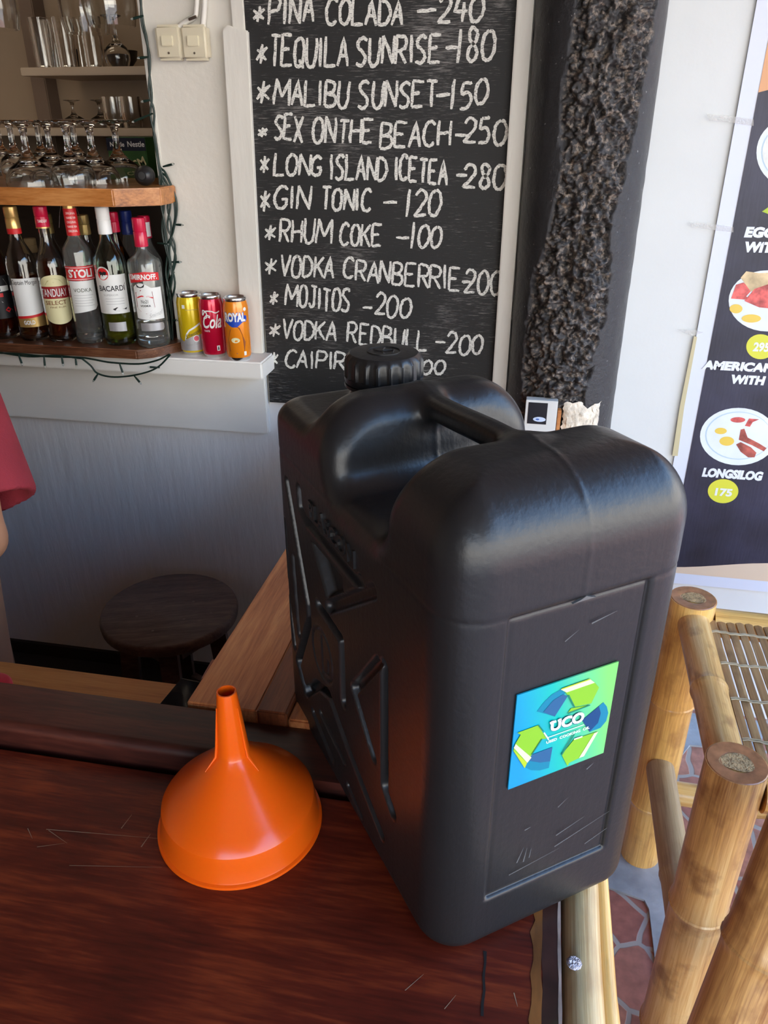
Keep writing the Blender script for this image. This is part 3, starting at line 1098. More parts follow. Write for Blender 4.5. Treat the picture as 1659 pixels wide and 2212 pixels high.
# ------------------------------------------------------------------ glasses
def stem_glass(kind):
    """upside-down glass standing on its rim, foot on top"""
    if kind == 'coupe':
        outp = [(0.046, 0.0), (0.0480, 0.012), (0.0475, 0.026), (0.042, 0.040), (0.029, 0.050), (0.016, 0.058), (0.009, 0.068), (0.0062, 0.085), (0.0062, 0.105), (0.009, 0.117), (0.016, 0.1235), (0.034, 0.1285), (0.035, 0.1305), (0, 0.1325)]
        inn = [(0.0, 0.0525), (0.014, 0.0495), (0.030, 0.0455), (0.0405, 0.0375), (0.0459, 0.0255), (0.0464, 0.012), (0.0444, 0.0)]
    elif kind == 'wide':
        outp = [(0.054, 0.0), (0.054, 0.008), (0.051, 0.022), (0.042, 0.036), (0.022, 0.050), (0.011, 0.064), (0.0068, 0.082), (0.0068, 0.104), (0.010, 0.117), (0.018, 0.1235), (0.038, 0.1285), (0.039, 0.1305), (0, 0.1325)]
        inn = [(0.0, 0.0475), (0.020, 0.0455), (0.040, 0.0335), (0.0495, 0.0205), (0.0525, 0.008), (0.0525, 0.0)]
    else:
        outp = [(0.030, 0.0), (0.036, 0.02), (0.0365, 0.034), (0.030, 0.05), (0.017, 0.062), (0.0085, 0.072), (0.0062, 0.085), (0.0062, 0.112), (0.009, 0.121), (0.017, 0.1255), (0.031, 0.1285), (0.032, 0.1305), (0, 0.1325)]
        inn = [(0.0, 0.0585), (0.014, 0.0565), (0.028, 0.0465), (0.0349, 0.0335), (0.0344, 0.02), (0.0285, 0.0)]
    return MB().lathe(inn + outp, 40)


M_BGLASS = mat('bottle_glass', (0.95, 0.97, 0.95), 0.02, trans=0.965, ior=1.47)
M_WINEG = mat('wine_glass', (0.99, 0.98, 0.96), 0.01, trans=0.98, ior=1.5)
GL = {}
for k in ('coupe', 'wide', 'wine'):
    GL[k] = stem_glass(k)
# kind, stem x in photo, row depth, label
glist = [
    ('wine', 4, 1.89, 'upside-down wine glass cut off by the photo edge, far left of the orange shelf'),
    ('wine', 31, 1.80, 'upside-down wine glass half behind the leftmost broad coupe on the orange shelf'),
    ('wide', 58, 1.695, 'broad upside-down coupe glass at the front, leftmost of the broad-bowled ones'),
    ('wine', 90, 1.905, 'upside-down wine glass in the back row between the two left front coupes'),
    ('coupe', 110, 1.815, 'upside-down coupe with twisted stem half hidden behind the two front glasses'),
    ('coupe', 149, 1.695, 'upside-down coupe with bright white stem, at the front middle of the shelf'),
    ('wine', 165, 1.89, 'upside-down wine glass in the back row just behind the bright-stemmed coupe'),
    ('wide', 200, 1.78, 'broad upside-down coupe, second from the right end of the orange shelf'),
    ('wide', 254, 1.872, 'broad upside-down coupe at the right end of the orange shelf, by the black gadget'),
]
proto = {}
for kind, px, Y, lab in glist:
    x = ony(px, 330, Y)[0]
    if kind not in proto:
        o = GL[kind].build('stemmed_glass', M_GLASS)
        proto[kind] = o
    else:
        o = proto[kind].copy()
        COL.objects.link(o)
    o.location = (x, Y, GZ)
    tag(o, lab, 'glass', 'upside-down stemmed glasses on the orange shelf')

# tall glasses on the upper back shelf, tumblers on the lower one
tall = MB().lathe([(0, 0.006), (0.026, 0.006), (0.030, 0.13), (0.032, 0.13), (0.029, 0.0), (0, 0.0)], 28)
tumb = MB().lathe([(0, 0.008), (0.026, 0.010), (0.031, 0.03), (0.031, 0.085), (0.033, 0.085), (0.033, 0.03), (0.028, 0.0), (0, 0.0)], 28)
tl_labs = ['leftmost tall tumbler on the upper back shelf', 'tall tumbler second from the left on the upper back shelf', 'tall tumbler third from the left on the upper back shelf', 'tall tumbler fourth from the left on the upper back shelf', 'tall tumbler fifth from the left on the upper back shelf, beside the dark bowls']
pt = None
for i, px in enumerate((100, 122, 150, 178, 208)):
    Y = 2.48 + 0.075 * (i % 2)
    x = ony(px, 140, Y)[0]
    if pt is None:
        o = pt = tall.build('tall_glass', M_GLASS)
    else:
        o = pt.copy()
        COL.objects.link(o)
    o.location = (x, Y, z_up + 0.0085)
    tag(o, tl_labs[i], 'glass', 'tall glasses on the upper back shelf')
pt = None
for i, (px, lab) in enumerate(((250, 'ribbed clear tumbler on the lower back shelf, left of two'), (288, 'ribbed clear tumbler on the lower back shelf, right of two'))):
    x = ony(px, 270, 2.50)[0]
    if pt is None:
        o = pt = tumb.build('tumbler', M_GLASS)
    else:
        o = pt.copy()
        COL.objects.link(o)
    o.location = (x, 2.50, z_lo + 0.0085)
    tag(o, lab, 'glass', 'tumblers on the lower back shelf')
# dark bowls on the upper shelf, a wine glass above
M_BOWL = mat('dark_bowl', (0.012, 0.010, 0.012), 0.4)
bw = MB().lathe([(0, 0.0), (0.025, 0.0), (0.05, 0.03), (0.055, 0.055), (0.052, 0.055), (0.046, 0.03), (0.02, 0.006), (0, 0.006)], 28)
x = ony(262, 140, 2.64)[0]
o = bw.build('bowl', M_BOWL)
o.location = (x, 2.64, z_up + 0.0085)
tag(o, 'small dark bowl at the right end of the upper back shelf', 'bowl')
o = proto['wine'].copy()
COL.objects.link(o)
o.location = (ony(258, 100, 2.49)[0], 2.47, z_up + 0.0085)
tag(o, 'wine glass standing upside down on the upper back shelf beside the dark bowl', 'glass')
for px, lab in ((163, 'short-stemmed glass on the lower back shelf, leftmost'), (220, 'short-stemmed glass on the lower back shelf, beside the ribbed tumblers')):
    o = proto['coupe'].copy()
    COL.objects.link(o)
    o.scale = (0.75, 0.75, 0.6)
    o.location = (ony(px, 270, 2.56)[0], 2.56, z_lo + 0.0085)
    tag(o, lab, 'glass')
# glasses hanging by the foot from a rack above the opening
rz = ony(200, -60, 1.86)[2]
rk = MB().box(-1.55, -0.88, 1.80, 1.815, rz + 0.10, rz + 0.115)
rk.box(-1.55, -0.88, 1.90, 1.915, rz + 0.10, rz + 0.115)
rk.box(-1.55, -0.88, 1.93, 1.945, rz + 0.10, rz + 0.115)
rk.box(-1.55, -0.88, 2.03, 2.045, rz + 0.10, rz + 0.115)
rk.box(-1.55, -1.535, 1.79, 2.05, rz + 0.115, 2.7)
rk.box(-0.90, -0.885, 1.79, 2.05, rz + 0.115, 2.7)
tag(rk.build('glass_rack', M_BROWN, smooth=False), 'wooden rack overhead from which bar glasses hang', 'rack')
hg = MB()
hp = [(0.050, 0.0), (0.056, 0.03), (0.057, 0.06), (0.046, 0.10), (0.02, 0.125), (0.006, 0.135), (0.005, 0.20), (0.012, 0.213), (0.034, 0.216), (0.034, 0.2185), (0, 0.2195)]
hi_ = [(0.0, 0.123), (0.018, 0.1215), (0.0445, 0.0985), (0.0555, 0.06), (0.0545, 0.03), (0.0485, 0.0)]
hg.lathe(hi_ + hp, 40)
pt = None
for i, (px, pyb, Y, lab) in enumerate(((182, 22, 1.985, 'large glass hanging upside down at the top of the opening, left of the close pair'), (240, 38, 1.857, 'large glass hanging upside down at the top of the opening, nearest the wire of lights'), (-12, 48, 1.857, 'hanging glass at the top left corner, only its rim showing'))):
    b = ony(px, pyb, Y)
    if pt is None:
        o = pt = hg.build('hanging_glass', M_GLASS)
    else:
        o = pt.copy()
        COL.objects.link(o)
    o.location = (b[0], Y, rz + 0.10 + 0.0005 - 0.216 + 0.015)
    tag(o, lab, 'glass', 'glasses hanging from the overhead rack')

# green carton in the back
bx = thing('carton', 'dark green cereal drink carton behind the right end of the stemmed glasses', 'box', (0, 0, 0))
c0, c1 = ony(240, 375, 2.12), ony(322, 375, 2.12)
zt = ony(280, 297, 2.12)[2]
zb = 1.36
M_GREEN = mat('carton_green', (0.035, 0.11, 0.03), 0.5, var=(9, 0.4))
MB().box(c0[0], c1[0], 2.12, 2.22, 1.3605, zt, 0.002).build('carton_body', M_GREEN, bx)
M_NAVY = mat('carton_navy', (0.008, 0.012, 0.03), 0.5)
MB().box(c0[0], c1[0], 2.1185, 2.1195, zt - 0.032, zt - 0.001).build('brand_band', M_NAVY, bx, smooth=False)
text_on('brand_lettering', 'Nestle', M_WLAB, bx, (c0[0] + 0.060, 2.118, zt - 0.022), (1, 0, 0), (0, 0, 1), 0.013, bold=0.02)
text_on('brand_lettering', 'Nestle', M_WLAB, bx, (c0[0] + 0.010, 2.118, zt - 0.022), (1, 0, 0), (0, 0, 1), 0.011, bold=0.02)
text_on('product_lettering', 'CSM', M_CREAM, bx, (c0[0] + 0.055, 2.118, zt - 0.085), (0.9, 0, 0.35), (-0.35, 0, 0.9), 0.022, bold=0.02)
# black round speaker at the end of the glass shelf
sp_c = ony(315, 376, 1.74)
t = thing('speaker', 'small black round gadget at the right end of the orange glass shelf', 'speaker', (sp_c[0], 1.735, GZ))
b = MB()
b.lathe([(0, -0.018), (0.012, -0.018), (0.019, -0.012), (0.021, 0.0), (0.019, 0.011), (0.013, 0.016), (0.0, 0.017)], 28)
b.V = [(x, z, y + 0.0211) for x, y, z in b.V]
b.build('body', M_BLACKP, t)
b = MB().lathe([(0, 0), (0.008, 0), (0.008, 0.003), (0, 0.004)], 20)
b.V = [(x + 0.002, -0.0175 - z, y + 0.022) for x, y, z in b.V]
b.build('front_knob', mat('dark_grey_rubber', (0.03, 0.03, 0.03), 0.6), t)

# ================================================================== BOTTLES
LIQ_RUM = mat('dark_rum', (0.20, 0.035, 0.008), 0.0, trans=0.85, ior=1.36)
LIQ_GOLD = mat('gold_rum', (0.36, 0.10, 0.02), 0.0, trans=0.9, ior=1.36)
LIQ_CLEAR = mat('clear_spirit', (0.97, 0.97, 0.96), 0.0, trans=1.0, ior=1.36)
LIQ_YEL = mat('yellow_spirit', (0.72, 0.62, 0.05), 0.0, trans=0.9, ior=1.36)
M_BROWNGL = mat('amber_glass', (0.32, 0.17, 0.06), 0.03, trans=1.0, ior=1.47)


def bottle(label, base_px, top_py, Yc, r, shape, liquid, fill, glass, capm, caplen, cap_r=0.0145, neck=0.013, group='bottles in the front row on the brown shelf'):
    """shape: (body fraction, shoulder fraction); returns thing, height, facing angle"""
    b = ony(base_px, 742, Yc)
    X = b[0]
    for k in range(3):      # keep the foot under the measured place
        z = SZ
        X += 0
    top = ony(base_px, top_py, Yc)[2]
    H = top - SZ
    t = thing('liquor_bottle', label, 'bottle', (X, Yc, SZ), 0, group)
    bf, sf_ = shape
    w_ = 0.0028
    zb, zs = H * bf, H * sf_
    zc = H - caplen
    outp = [(0, 0.002), (r * 0.55, 0.001), (r * 0.9, 0.0), (r * 0.985, 0.004), (r, 0.010), (r, zb)]
    for q in (0.25, 0.5, 0.75, 1.0):
        rr = neck + (r - neck) * (0.5 + 0.5 * math.cos(PI * q))
        outp.append((rr, zb + (zs - zb) * q))
    outp += [(neck * 0.98, zc), (neck * 0.98, zc + 0.004)]
    inn = [(max(0, rr - w_), z + (0.006 if i < 5 else 0)) for i, (rr, z) in enumerate(outp)]
    inn[0] = (0, 0.010)
    MB().lathe(outp + inn[::-1], 40).build('glass_body', glass, t)
    if fill > 0:
        zf = fill * zb
        lp = [(0, 0.0106), (r * 0.55 - w_, 0.0102), (r - w_ - 0.0006, 0.0165)]
        if zf <= zb:
            lp += [(r - w_ - 0.0006, zf), (0, zf)]
        else:
            for q in (0, 0.25, 0.5, 0.75, 1.0):
                zq = zb + (zs - zb) * q
                if zq > zf:
                    break
                rr = neck + (r - neck) * (0.5 + 0.5 * math.cos(PI * q))
                lp.append((rr - w_ - 0.0006, zq))
            lp.append((0, lp[-1][1]))
        MB().lathe(lp, 36).build('liquid', liquid, t)
    cl = MB()
    cl.lathe([(0, zc), (cap_r, zc), (cap_r + 0.0004, zc + 0.003), (cap_r, zc + caplen * 0.5), (cap_r - 0.0008, zc + caplen * 0.52), (cap_r, zc + caplen * 0.56), (cap_r, H - 0.002), (cap_r - 0.002, H), (0, H)], 28)
    cl.build('cap', capm, t)
    face = math.atan2(-Yc, -X)
    return t, H, face


def cap_print(t, body, m, r, z, ang, h, width=None):
    return text_wrap('cap_lettering', body, m, t, r, z, ang, h, width)


YB = 1.715
# 1: dark rum with black and white label, at the photo edge
t, H, f = bottle('dark rum bottle with black-and-white label, cut off by the left edge of the photo', 16, 436, YB, 0.034, (0.60, 0.80), LIQ_RUM, 1.12, M_GLASS, M_REDCAP, 0.042)
la = f + 0.02
rl = 0.0344
patch_wrap('label', M_INK, t, rl, la, [(-0.040, 0.050, 0.150), (0.040, 0.050, 0.150)])
for i, sh in enumerate(([(-0.03, 0.14), (0.0, 0.148), (0.022, 0.142), (0.03, 0.128), (0.012, 0.137), (-0.02, 0.128)],
                        [(-0.036, 0.085), (0.0, 0.098), (0.034, 0.092), (0.01, 0.088), (-0.03, 0.070)],
                        [(0.0, 0.078), (0.03, 0.070), (0.038, 0.056), (0.022, 0.062)], [(-0.035, 0.066), (-0.01, 0.062), (0.01, 0.054), (-0.03, 0.054)])):
    shape_wrap('white_brushstroke', M_WLAB, t, rl + 0.0003, la, sh)
patch_wrap('white_band', M_WLAB, t, rl + 0.0002, la, [(-0.038, 0.112, 0.128), (0.032, 0.114, 0.126)])
text_wrap('label_lettering', 'BACARDI', M_INK, t, rl + 0.0006, 0.115, la - 0.02 / rl, 0.011, 0.06, 0.01)
patch_wrap('red_bar', M_RLAB, t, rl + 0.0005, la, [(-0.03, 0.101, 0.110), (0.014, 0.101, 0.110)])
shape_wrap('red_diamond', M_RLAB, t, rl + 0.0006, la, [(0.012, 0.070), (0.020, 0.077), (0.028, 0.070), (0.020, 0.063)])

# 2: spiced rum, gold
t, H, f = bottle('spiced rum bottle with gold cap, white portrait label and gold base band', 80, 446, YB, 0.0345, (0.585, 0.80), LIQ_GOLD, 0.86, M_GLASS, M_GOLD, 0.052, 0.0155)
la = f + 0.03
rl = 0.0349
patch_wrap('label', M_WLAB, t, rl, la, [(-0.034, 0.060, 0.148), (0.020, 0.060, 0.148), (0.034, 0.068, 0.146)])
patch_wrap('gold_label_band', M_GOLD, t, rl + 0.0002, la, [(-0.036, 0.034, 0.058), (0.0, 0.034, 0.062), (0.036, 0.034, 0.066)])
patch_wrap('red_label_stripe', M_RLAB, t, rl + 0.0004, la, [(-0.036, 0.054, 0.060), (0.0, 0.056, 0.062), (0.036, 0.060, 0.066)])
text_wrap('label_lettering', 'Captain Morgan', M_INK, t, rl + 0.0006, 0.134, la - 0.003 / rl, 0.010, 0.062, 0.0, slope=-0.03)
text_wrap('base_lettering', 'GOLD', M_WLAB, t, rl + 0.0006, 0.041, la - 0.008 / rl, 0.009, 0.026, 0.03)
MB().lathe([(0.0158, H - 0.060), (0.0160, H - 0.048)], 28).build('red_neck_band', M_RLAB, t)

# 3: rhum with cream label
t, H, f = bottle('dark rum bottle with red cap and rounded cream label with red name band', 140, 446, YB, 0.0325, (0.56, 0.78), LIQ_RUM, 1.1, M_GLASS, M_REDCAP, 0.045, 0.0155)
la = f + 0.02
rl = 0.0329
pr_ = []
for i in range(15):
    s_ = -0.034 + 0.068 * i / 14
    q = math.sqrt(max(0, 1 - (s_ / 0.0345) ** 2))
    pr_.append((s_, 0.062 - 0.018 * q, 0.140 + 0.018 * q))
patch_wrap('label', M_CREAM, t, rl, la, pr_, n=30)
patch_wrap('name_band', mat('dark_red_label', (0.30, 0.012, 0.015), 0.4), t, rl + 0.0003, la, [(-0.0345, 0.104, 0.132), (0.0345, 0.104, 0.132)])
text_wrap('label_lettering', 'TANDUAY', M_WLAB, t, rl + 0.0006, 0.109, la - 0.004 / rl, 0.018, 0.064, 0.01)
text_wrap('label_lettering', 'SELECT', mat('brown_ink', (0.20, 0.07, 0.02), 0.5), t, rl + 0.0006, 0.090, la - 0.003 / rl, 0.0095, 0.050, 0.01)
text_wrap('label_lettering', 'FINE RUM', MATS['brown_ink'], t, rl + 0.0006, 0.082, la, 0.004, 0.036, 0.0)
shape_wrap('label_crest', mat('olive_ink', (0.42, 0.36, 0.15), 0.5), t, rl + 0.0005, la, [(-0.022, 0.136), (-0.014, 0.146), (-0.004, 0.150), (0.004, 0.150), (0.014, 0.146), (0.022, 0.136), (0.0, 0.141)])
MB().lathe([(0.0158, H - 0.047), (0.0158, H - 0.044)], 28).build('gold_neck_ring', M_GOLD, t)
cap_print(t, 'TANDUAY', M_WLAB, 0.0160, H - 0.034, la, 0.006, 0.022)

# 4: vodka with red name band, paper strip on neck
t, H, f = bottle('clear vodka bottle with bright red name band and paper strip over its gold cap', 199, 428, YB, 0.0325, (0.64, 0.76), LIQ_CLEAR, 0.45, M_BGLASS, M_GOLD, 0.030, 0.0135)
la = f
rl = 0.0329
MB().lathe([(0.0146, H - 0.080), (0.0146, H - 0.022)], 28).build('red_neck_label', M_RLAB, t)
for k in range(5):
    text_wrap('neck_lettering', 'ORIGINAL' if k % 2 == 0 else 'NANS NA', M_WLAB, t, 0.0149, H - 0.034 - 0.0095 * k, la, 0.005, 0.022, 0.0)
patch_wrap('name_band', M_RLAB, t, rl, la, [(-0.040, 0.148, 0.180), (0.040, 0.148, 0.180)])
patch_wrap('white_line', M_WLAB, t, rl + 0.0002, la, [(-0.040, 0.150, 0.1512), (0.040, 0.150, 0.1512)])
patch_wrap('white_line', M_WLAB, t, rl + 0.0002, la, [(-0.040, 0.176, 0.1772), (0.040, 0.176, 0.1772)])
text_wrap('label_lettering', 'STOLI', M_WLAB, t, rl + 0.0006, 0.1555, la, 0.017, 0.058, 0.04)
patch_wrap('label', M_WLAB, t, rl, la, [(-0.032, 0.072, 0.147), (0.024, 0.080, 0.147), (0.032, 0.088, 0.147)])
text_wrap('label_lettering', 'VODKA', mat('olive_black', (0.06, 0.07, 0.03), 0.5), t, rl + 0.0005, 0.122, la - 0.001 / rl, 0.0085, 0.042, 0.0)
for k in range(5):
    patch_wrap('fine_print', mat('grey_ink', (0.4, 0.4, 0.4), 0.6), t, rl + 0.0004, la, [(-0.024, 0.114 - 0.006 * k, 0.1148 - 0.006 * k), (0.022 - 0.004 * (k % 2), 0.114 - 0.006 * k, 0.1148 - 0.006 * k)])
V, F = [], []
for i, (sx0, sz0) in enumerate([(-0.052, -0.060), (-0.040, -0.030), (-0.030, -0.012), (-0.012, 0.004), (0.0, 0.007), (0.012, 0.004), (0.026, -0.012), (0.036, -0.038), (0.044, -0.052)]):
    for d in (-0.010, 0.010):
        a = f
        rad_ = -0.012
        V.append((sx0 * -math.sin(f) * 0.55 + (rad_ + d) * math.cos(f), sx0 * math.cos(f) * 0.55 + (rad_ + d) * math.sin(f), H + sz0 - 0.006 + (0.004 if d > 0 else 0)))
for i in range(8):
    F.append((2 * i, 2 * i + 2, 2 * i + 3, 2 * i + 1))
pp = mobj('paper_strip', V, F, mat('tissue_paper', (0.72, 0.66, 0.66), 0.7), t)

# 5: white rum, white cap
t, H, f = bottle('white rum bottle with white screw cap, white bat label and green-tinted base', 264, 447, YB, 0.0360, (0.60, 0.82), LIQ_YEL, 0.46, M_GLASSG, M_WCAP, 0.058, 0.0152)
la = f - 0.25
rl = 0.0364
MB().lathe([(0.0154, H - 0.056), (0.0155, H - 0.051)], 28).build('black_cap_ring', M_INK, t)
patch_wrap('label', M_WLAB, t, rl, la, [(-0.042, 0.076, 0.164), (0.042, 0.076, 0.164)])
def circ(cx, cz, rr, n=24, sz=1.0):
    return [(cx + rr * math.cos(2 * PI * i / n), cz + rr * sz * math.sin(2 * PI * i / n)) for i in range(n)]
shape_wrap('emblem_ring', M_WLAB, t, rl + 0.0002, la, circ(-0.012, 0.166, 0.0165))
shape_wrap('emblem_disc', M_RLAB, t, rl + 0.0004, la, circ(-0.012, 0.166, 0.0135))
shape_wrap('bat_emblem', M_INK, t, rl + 0.0006, la, [(-0.022, 0.170), (-0.016, 0.172), (-0.012, 0.169), (-0.008, 0.172), (-0.002, 0.170), (-0.006, 0.163), (-0.010, 0.165), (-0.012, 0.160), (-0.014, 0.165), (-0.018, 0.163)])
text_wrap('label_lettering', 'BACARDI', M_INK, t, rl + 0.0006, 0.128, la + 0.004 / rl, 0.012, 0.062, 0.012)
shape_wrap('accent_mark', M_INK, t, rl + 0.0006, la, [(0.0345, 0.1415), (0.0385, 0.1455), (0.0365, 0.1415)])
text_wrap('label_lettering', 'SUPERIOR', MATS['grey_ink'], t, rl + 0.0006, 0.117, la, 0.004, 0.034, 0.0)
for k in range(3):
    patch_wrap('fine_print', MATS['grey_ink'], t, rl + 0.0004, la, [(-0.014, 0.110 - 0.006 * k, 0.1108 - 0.006 * k), (0.030, 0.110 - 0.006 * k, 0.1108 - 0.006 * k)])
shape_wrap('ink_flourish', M_INK, t, rl + 0.0005, la, [(0.0, 0.087), (0.01, 0.091), (0.026, 0.086), (0.034, 0.089), (0.032, 0.084), (0.014, 0.082), (0.004, 0.084)])
patch_wrap('silver_base_label', M_SILVER, t, rl, la + 0.10, [(-0.020, 0.036, 0.056), (0.022, 0.034, 0.056)])

# 6: vodka, red cap
t, H, f = bottle('clear vodka bottle with red cap and white crown label, rightmost of the front row', 334, 470, YB, 0.0380, (0.66, 0.765), LIQ_CLEAR, 0.30, M_BGLASS, M_REDCAP, 0.062, 0.0148)
la = f - 0.10
rl = 0.0384
patch_wrap('name_band', M_RLAB, t, rl, la, [(-0.040, 0.148, 0.168), (0.0, 0.154, 0.174), (0.036, 0.153, 0.170)])
text_wrap('label_lettering', 'SMIRNOFF.', M_WLAB, t, rl + 0.0006, 0.157, la - 0.003 / rl, 0.011, 0.066, 0.035)
patch_wrap('label', M_WLAB, t, rl, la, [(-0.030, 0.070, 0.140), (-0.022, 0.068, 0.146), (-0.012, 0.067, 0.150), (0.0, 0.066, 0.146), (0.012, 0.066, 0.138), (0.038, 0.066, 0.138)])
shape_wrap('crown_emblem', M_INK, t, rl + 0.0004, la, [(-0.020, 0.140), (-0.022, 0.146), (-0.012, 0.149), (-0.002, 0.146), (-0.004, 0.140), (-0.012, 0.138)])
shape_wrap('shield_emblem', mat('dark_red_ink', (0.25, 0.02, 0.02), 0.5), t, rl + 0.0003, la, [(-0.026, 0.128), (-0.012, 0.134), (0.014, 0.130), (0.016, 0.094), (0.006, 0.086), (-0.005, 0.080), (-0.018, 0.086), (-0.026, 0.094)])
shape_wrap('shield_field', M_WLAB, t, rl + 0.0005, la, [(-0.0245, 0.1265), (-0.012, 0.132), (0.0125, 0.1285), (0.0145, 0.0945), (0.005, 0.0875), (-0.005, 0.0817), (-0.0175, 0.0875), (-0.0245, 0.0945)])
shape_wrap('shield_ribbon', M_RLAB, t, rl + 0.0007, la, [(-0.026, 0.117), (-0.012, 0.122), (0.004, 0.121), (0.014, 0.117), (0.014, 0.114), (0.004, 0.118), (-0.012, 0.119), (-0.026, 0.114)])
text_wrap('label_lettering', 'No21', M_INK, t, rl + 0.0008, 0.104, la - 0.006 / rl, 0.008, 0.016, 0.0)
text_wrap('label_lettering', 'VODKA', M_INK, t, rl + 0.0008, 0.096, la - 0.005 / rl, 0.0045, 0.024, 0.02)
text_wrap('signature', 'Smirnoff', MATS['grey_ink'], t, rl + 0.0006, 0.074, la + 0.018 / rl, 0.010, 0.036, -0.01, 0.35, slope=0.25)
patch_wrap('silver_base_label', M_SILVER, t, rl, la + 0.12, [(-0.028, 0.040, 0.058), (0.026, 0.040, 0.058), (0.030, 0.045, 0.054)])

# back row, partly hidden
g2 = 'bottles in the back row on the brown shelf'
t, H, f = bottle('bottle with low pale cork, hidden behind the spiced rum and the cream-label rum', 108, 515, 1.872, 0.034, (0.55, 0.75), LIQ_RUM, 1.0, M_GLASS, mat('cork_cap', (0.42, 0.30, 0.15), 0.6), 0.035, group=g2)
t, H, f = bottle('bottle with brass-coloured cap behind the cream-label rum', 148, 462, 1.795, 0.034, (0.60, 0.82), LIQ_RUM, 1.0, M_GLASS, mat('brass_cap', (0.36, 0.25, 0.09), 0.35, metal=0.6), 0.045, group=g2)
t, H, f = bottle('bottle with brass-coloured cap half behind the paper-strip vodka', 222, 464, 1.795, 0.034, (0.60, 0.82), LIQ_GOLD, 1.0, M_GLASS, MATS['brass_cap'], 0.045, group=g2)
t, H, f = bottle('amber bottle with red cap and yellow neck label behind the white-capped rum', 282, 458, 1.797, 0.034, (0.55, 0.80), LIQ_GOLD, 0.9, M_BROWNGL, M_REDCAP, 0.045, group=g2)
MB().lathe([(0.0155, H - 0.105), (0.0150, H - 0.080)], 28).build('yellow_neck_label', mat('yellow_label', (0.75, 0.52, 0.02), 0.5), t)
t, H, f = bottle('bottle with deep blue cap behind the space between white cap and red cap', 310, 455, 1.866, 0.033, (0.60, 0.82), LIQ_CLEAR, 0.8, M_BGLASS, M_BLUECAP, 0.055, group=g2)
t, H, f = bottle('bottle with red cap and white cap sticker directly behind the rightmost vodka', 345, 466, 1.80, 0.034, (0.62, 0.8), LIQ_CLEAR, 0.6, M_BGLASS, M_REDCAP, 0.05, group=g2)
patch_wrap('cap_sticker', M_WLAB, t, 0.0150, f + 0.6, [(-0.006, H - 0.046, H - 0.014), (0.006, H - 0.046, H - 0.014)])


# ================================================================== DRINK CANS
def can(label, px, py_bot, colm):
    c = onz(px, py_bot, LEDGE_Z)
    X, Y = c[0], c[1] + 0.027
    t = thing('drink_can', label, 'can', (X, Y, LEDGE_Z), 0, 'drink cans on the white ledge')
    r, H = 0.0288, 0.1435
    MB().lathe([(0, 0.006), (0.018, 0.006), (0.0215, 0.0), (0.0235, 0.0008), (0.0268, 0.008), (r, 0.015), (r, 0.122), (0.0275, 0.129), (0.0255, 0.136)], 40).build('can_body', colm, t)
    MB().lathe([(0.0255, 0.136), (0.0262, 0.139), (0.0262, H - 0.001), (0.0255, H), (0.0245, H - 0.001), (0.0235, H - 0.005), (0.0, H - 0.005)], 40).build('lid', M_METAL, t)
    tb = MB().box(-0.009, 0.006, -0.005, 0.005, H - 0.0049, H - 0.0033, 0.0006)
    tb.build('pull_tab', M_METAL, t)
    MB().lathe([(0.0214, 0.0003), (0.0237, 0.0), (0.0266, 0.0068), (0.0270, 0.0085)], 40).build('base_rim', M_METAL, t)
    return t, r + 0.0003, math.atan2(-Y, -X)


M_CANY = mat('can_yellow', (0.70, 0.50, 0.01), 0.22, metal=0.25, coat=0.5)
M_CANR = mat('can_red', (0.52, 0.005, 0.035), 0.2, metal=0.3, coat=0.5)
M_CANO = mat('can_orange', (0.80, 0.24, 0.01), 0.25, metal=0.15, coat=0.5)
t, r, f = can('yellow and silver drink can, leftmost of three on the white ledge', 410, 769, M_CANY)
pr_ = [(-0.0205, 0.013, 0.020), (-0.016, 0.013, 0.040), (-0.010, 0.013, 0.058), (0.0, 0.013, 0.066), (0.028, 0.013, 0.080)]
patch_wrap('white_sweep', M_WLAB, t, r, f + 0.1, [(-0.022, 0.030, 0.040), (-0.018, 0.030, 0.053), (-0.010, 0.030, 0.063), (0.028, 0.050, 0.083)])
patch_wrap('yellow_sweep', M_CANY, t, r + 0.0002, f + 0.1, [(-0.020, 0.030, 0.037), (-0.016, 0.030, 0.049), (-0.009, 0.030, 0.059), (0.028, 0.050, 0.078)])
patch_wrap('silver_foot', M_SILVER, t, r + 0.0004, f + 0.05, [(-0.040, 0.013, 0.044), (-0.024, 0.013, 0.034), (-0.018, 0.013, 0.040), (0.0, 0.013, 0.048), (0.030, 0.013, 0.052)])
text_wrap('can_lettering', 'Schweppes', M_INK, t, r + 0.0007, 0.049, f + 0.003 / r, 0.010, 0.038, 0.0, 0.2, slope=0.42)
shape_wrap('fountain_badge', M_WLAB, t, r + 0.0008, f + 0.1, circ(0.006, 0.042, 0.0080))
shape_wrap('badge_centre', mat('pink_print', (0.65, 0.10, 0.14), 0.5), t, r + 0.0010, f + 0.1, circ(0.006, 0.042, 0.0062))
text_wrap('small_print', 'Indian Tonic', MATS['grey_ink'], t, r + 0.0007, 0.026, f, 0.006, 0.034, 0.0, 0.2, slope=0.1)
shape_wrap('price_mark', M_WLAB, t, r + 0.0003, f, [(-0.018, 0.112), (-0.011, 0.112), (-0.011, 0.120), (-0.018, 0.120)])
patch_wrap('thin_print', MATS['olive_ink'], t, r + 0.0003, f, [(-0.010, 0.108, 0.1092), (0.020, 0.108, 0.1092)])

t, r, f = can('red cola can, middle of three on the white ledge', 456, 774, M_CANR)
text_wrap('can_lettering', 'Cola', M_WLAB, t, r + 0.0003, 0.072, f + 0.002, 0.030, 0.046, 0.02, 0.35)
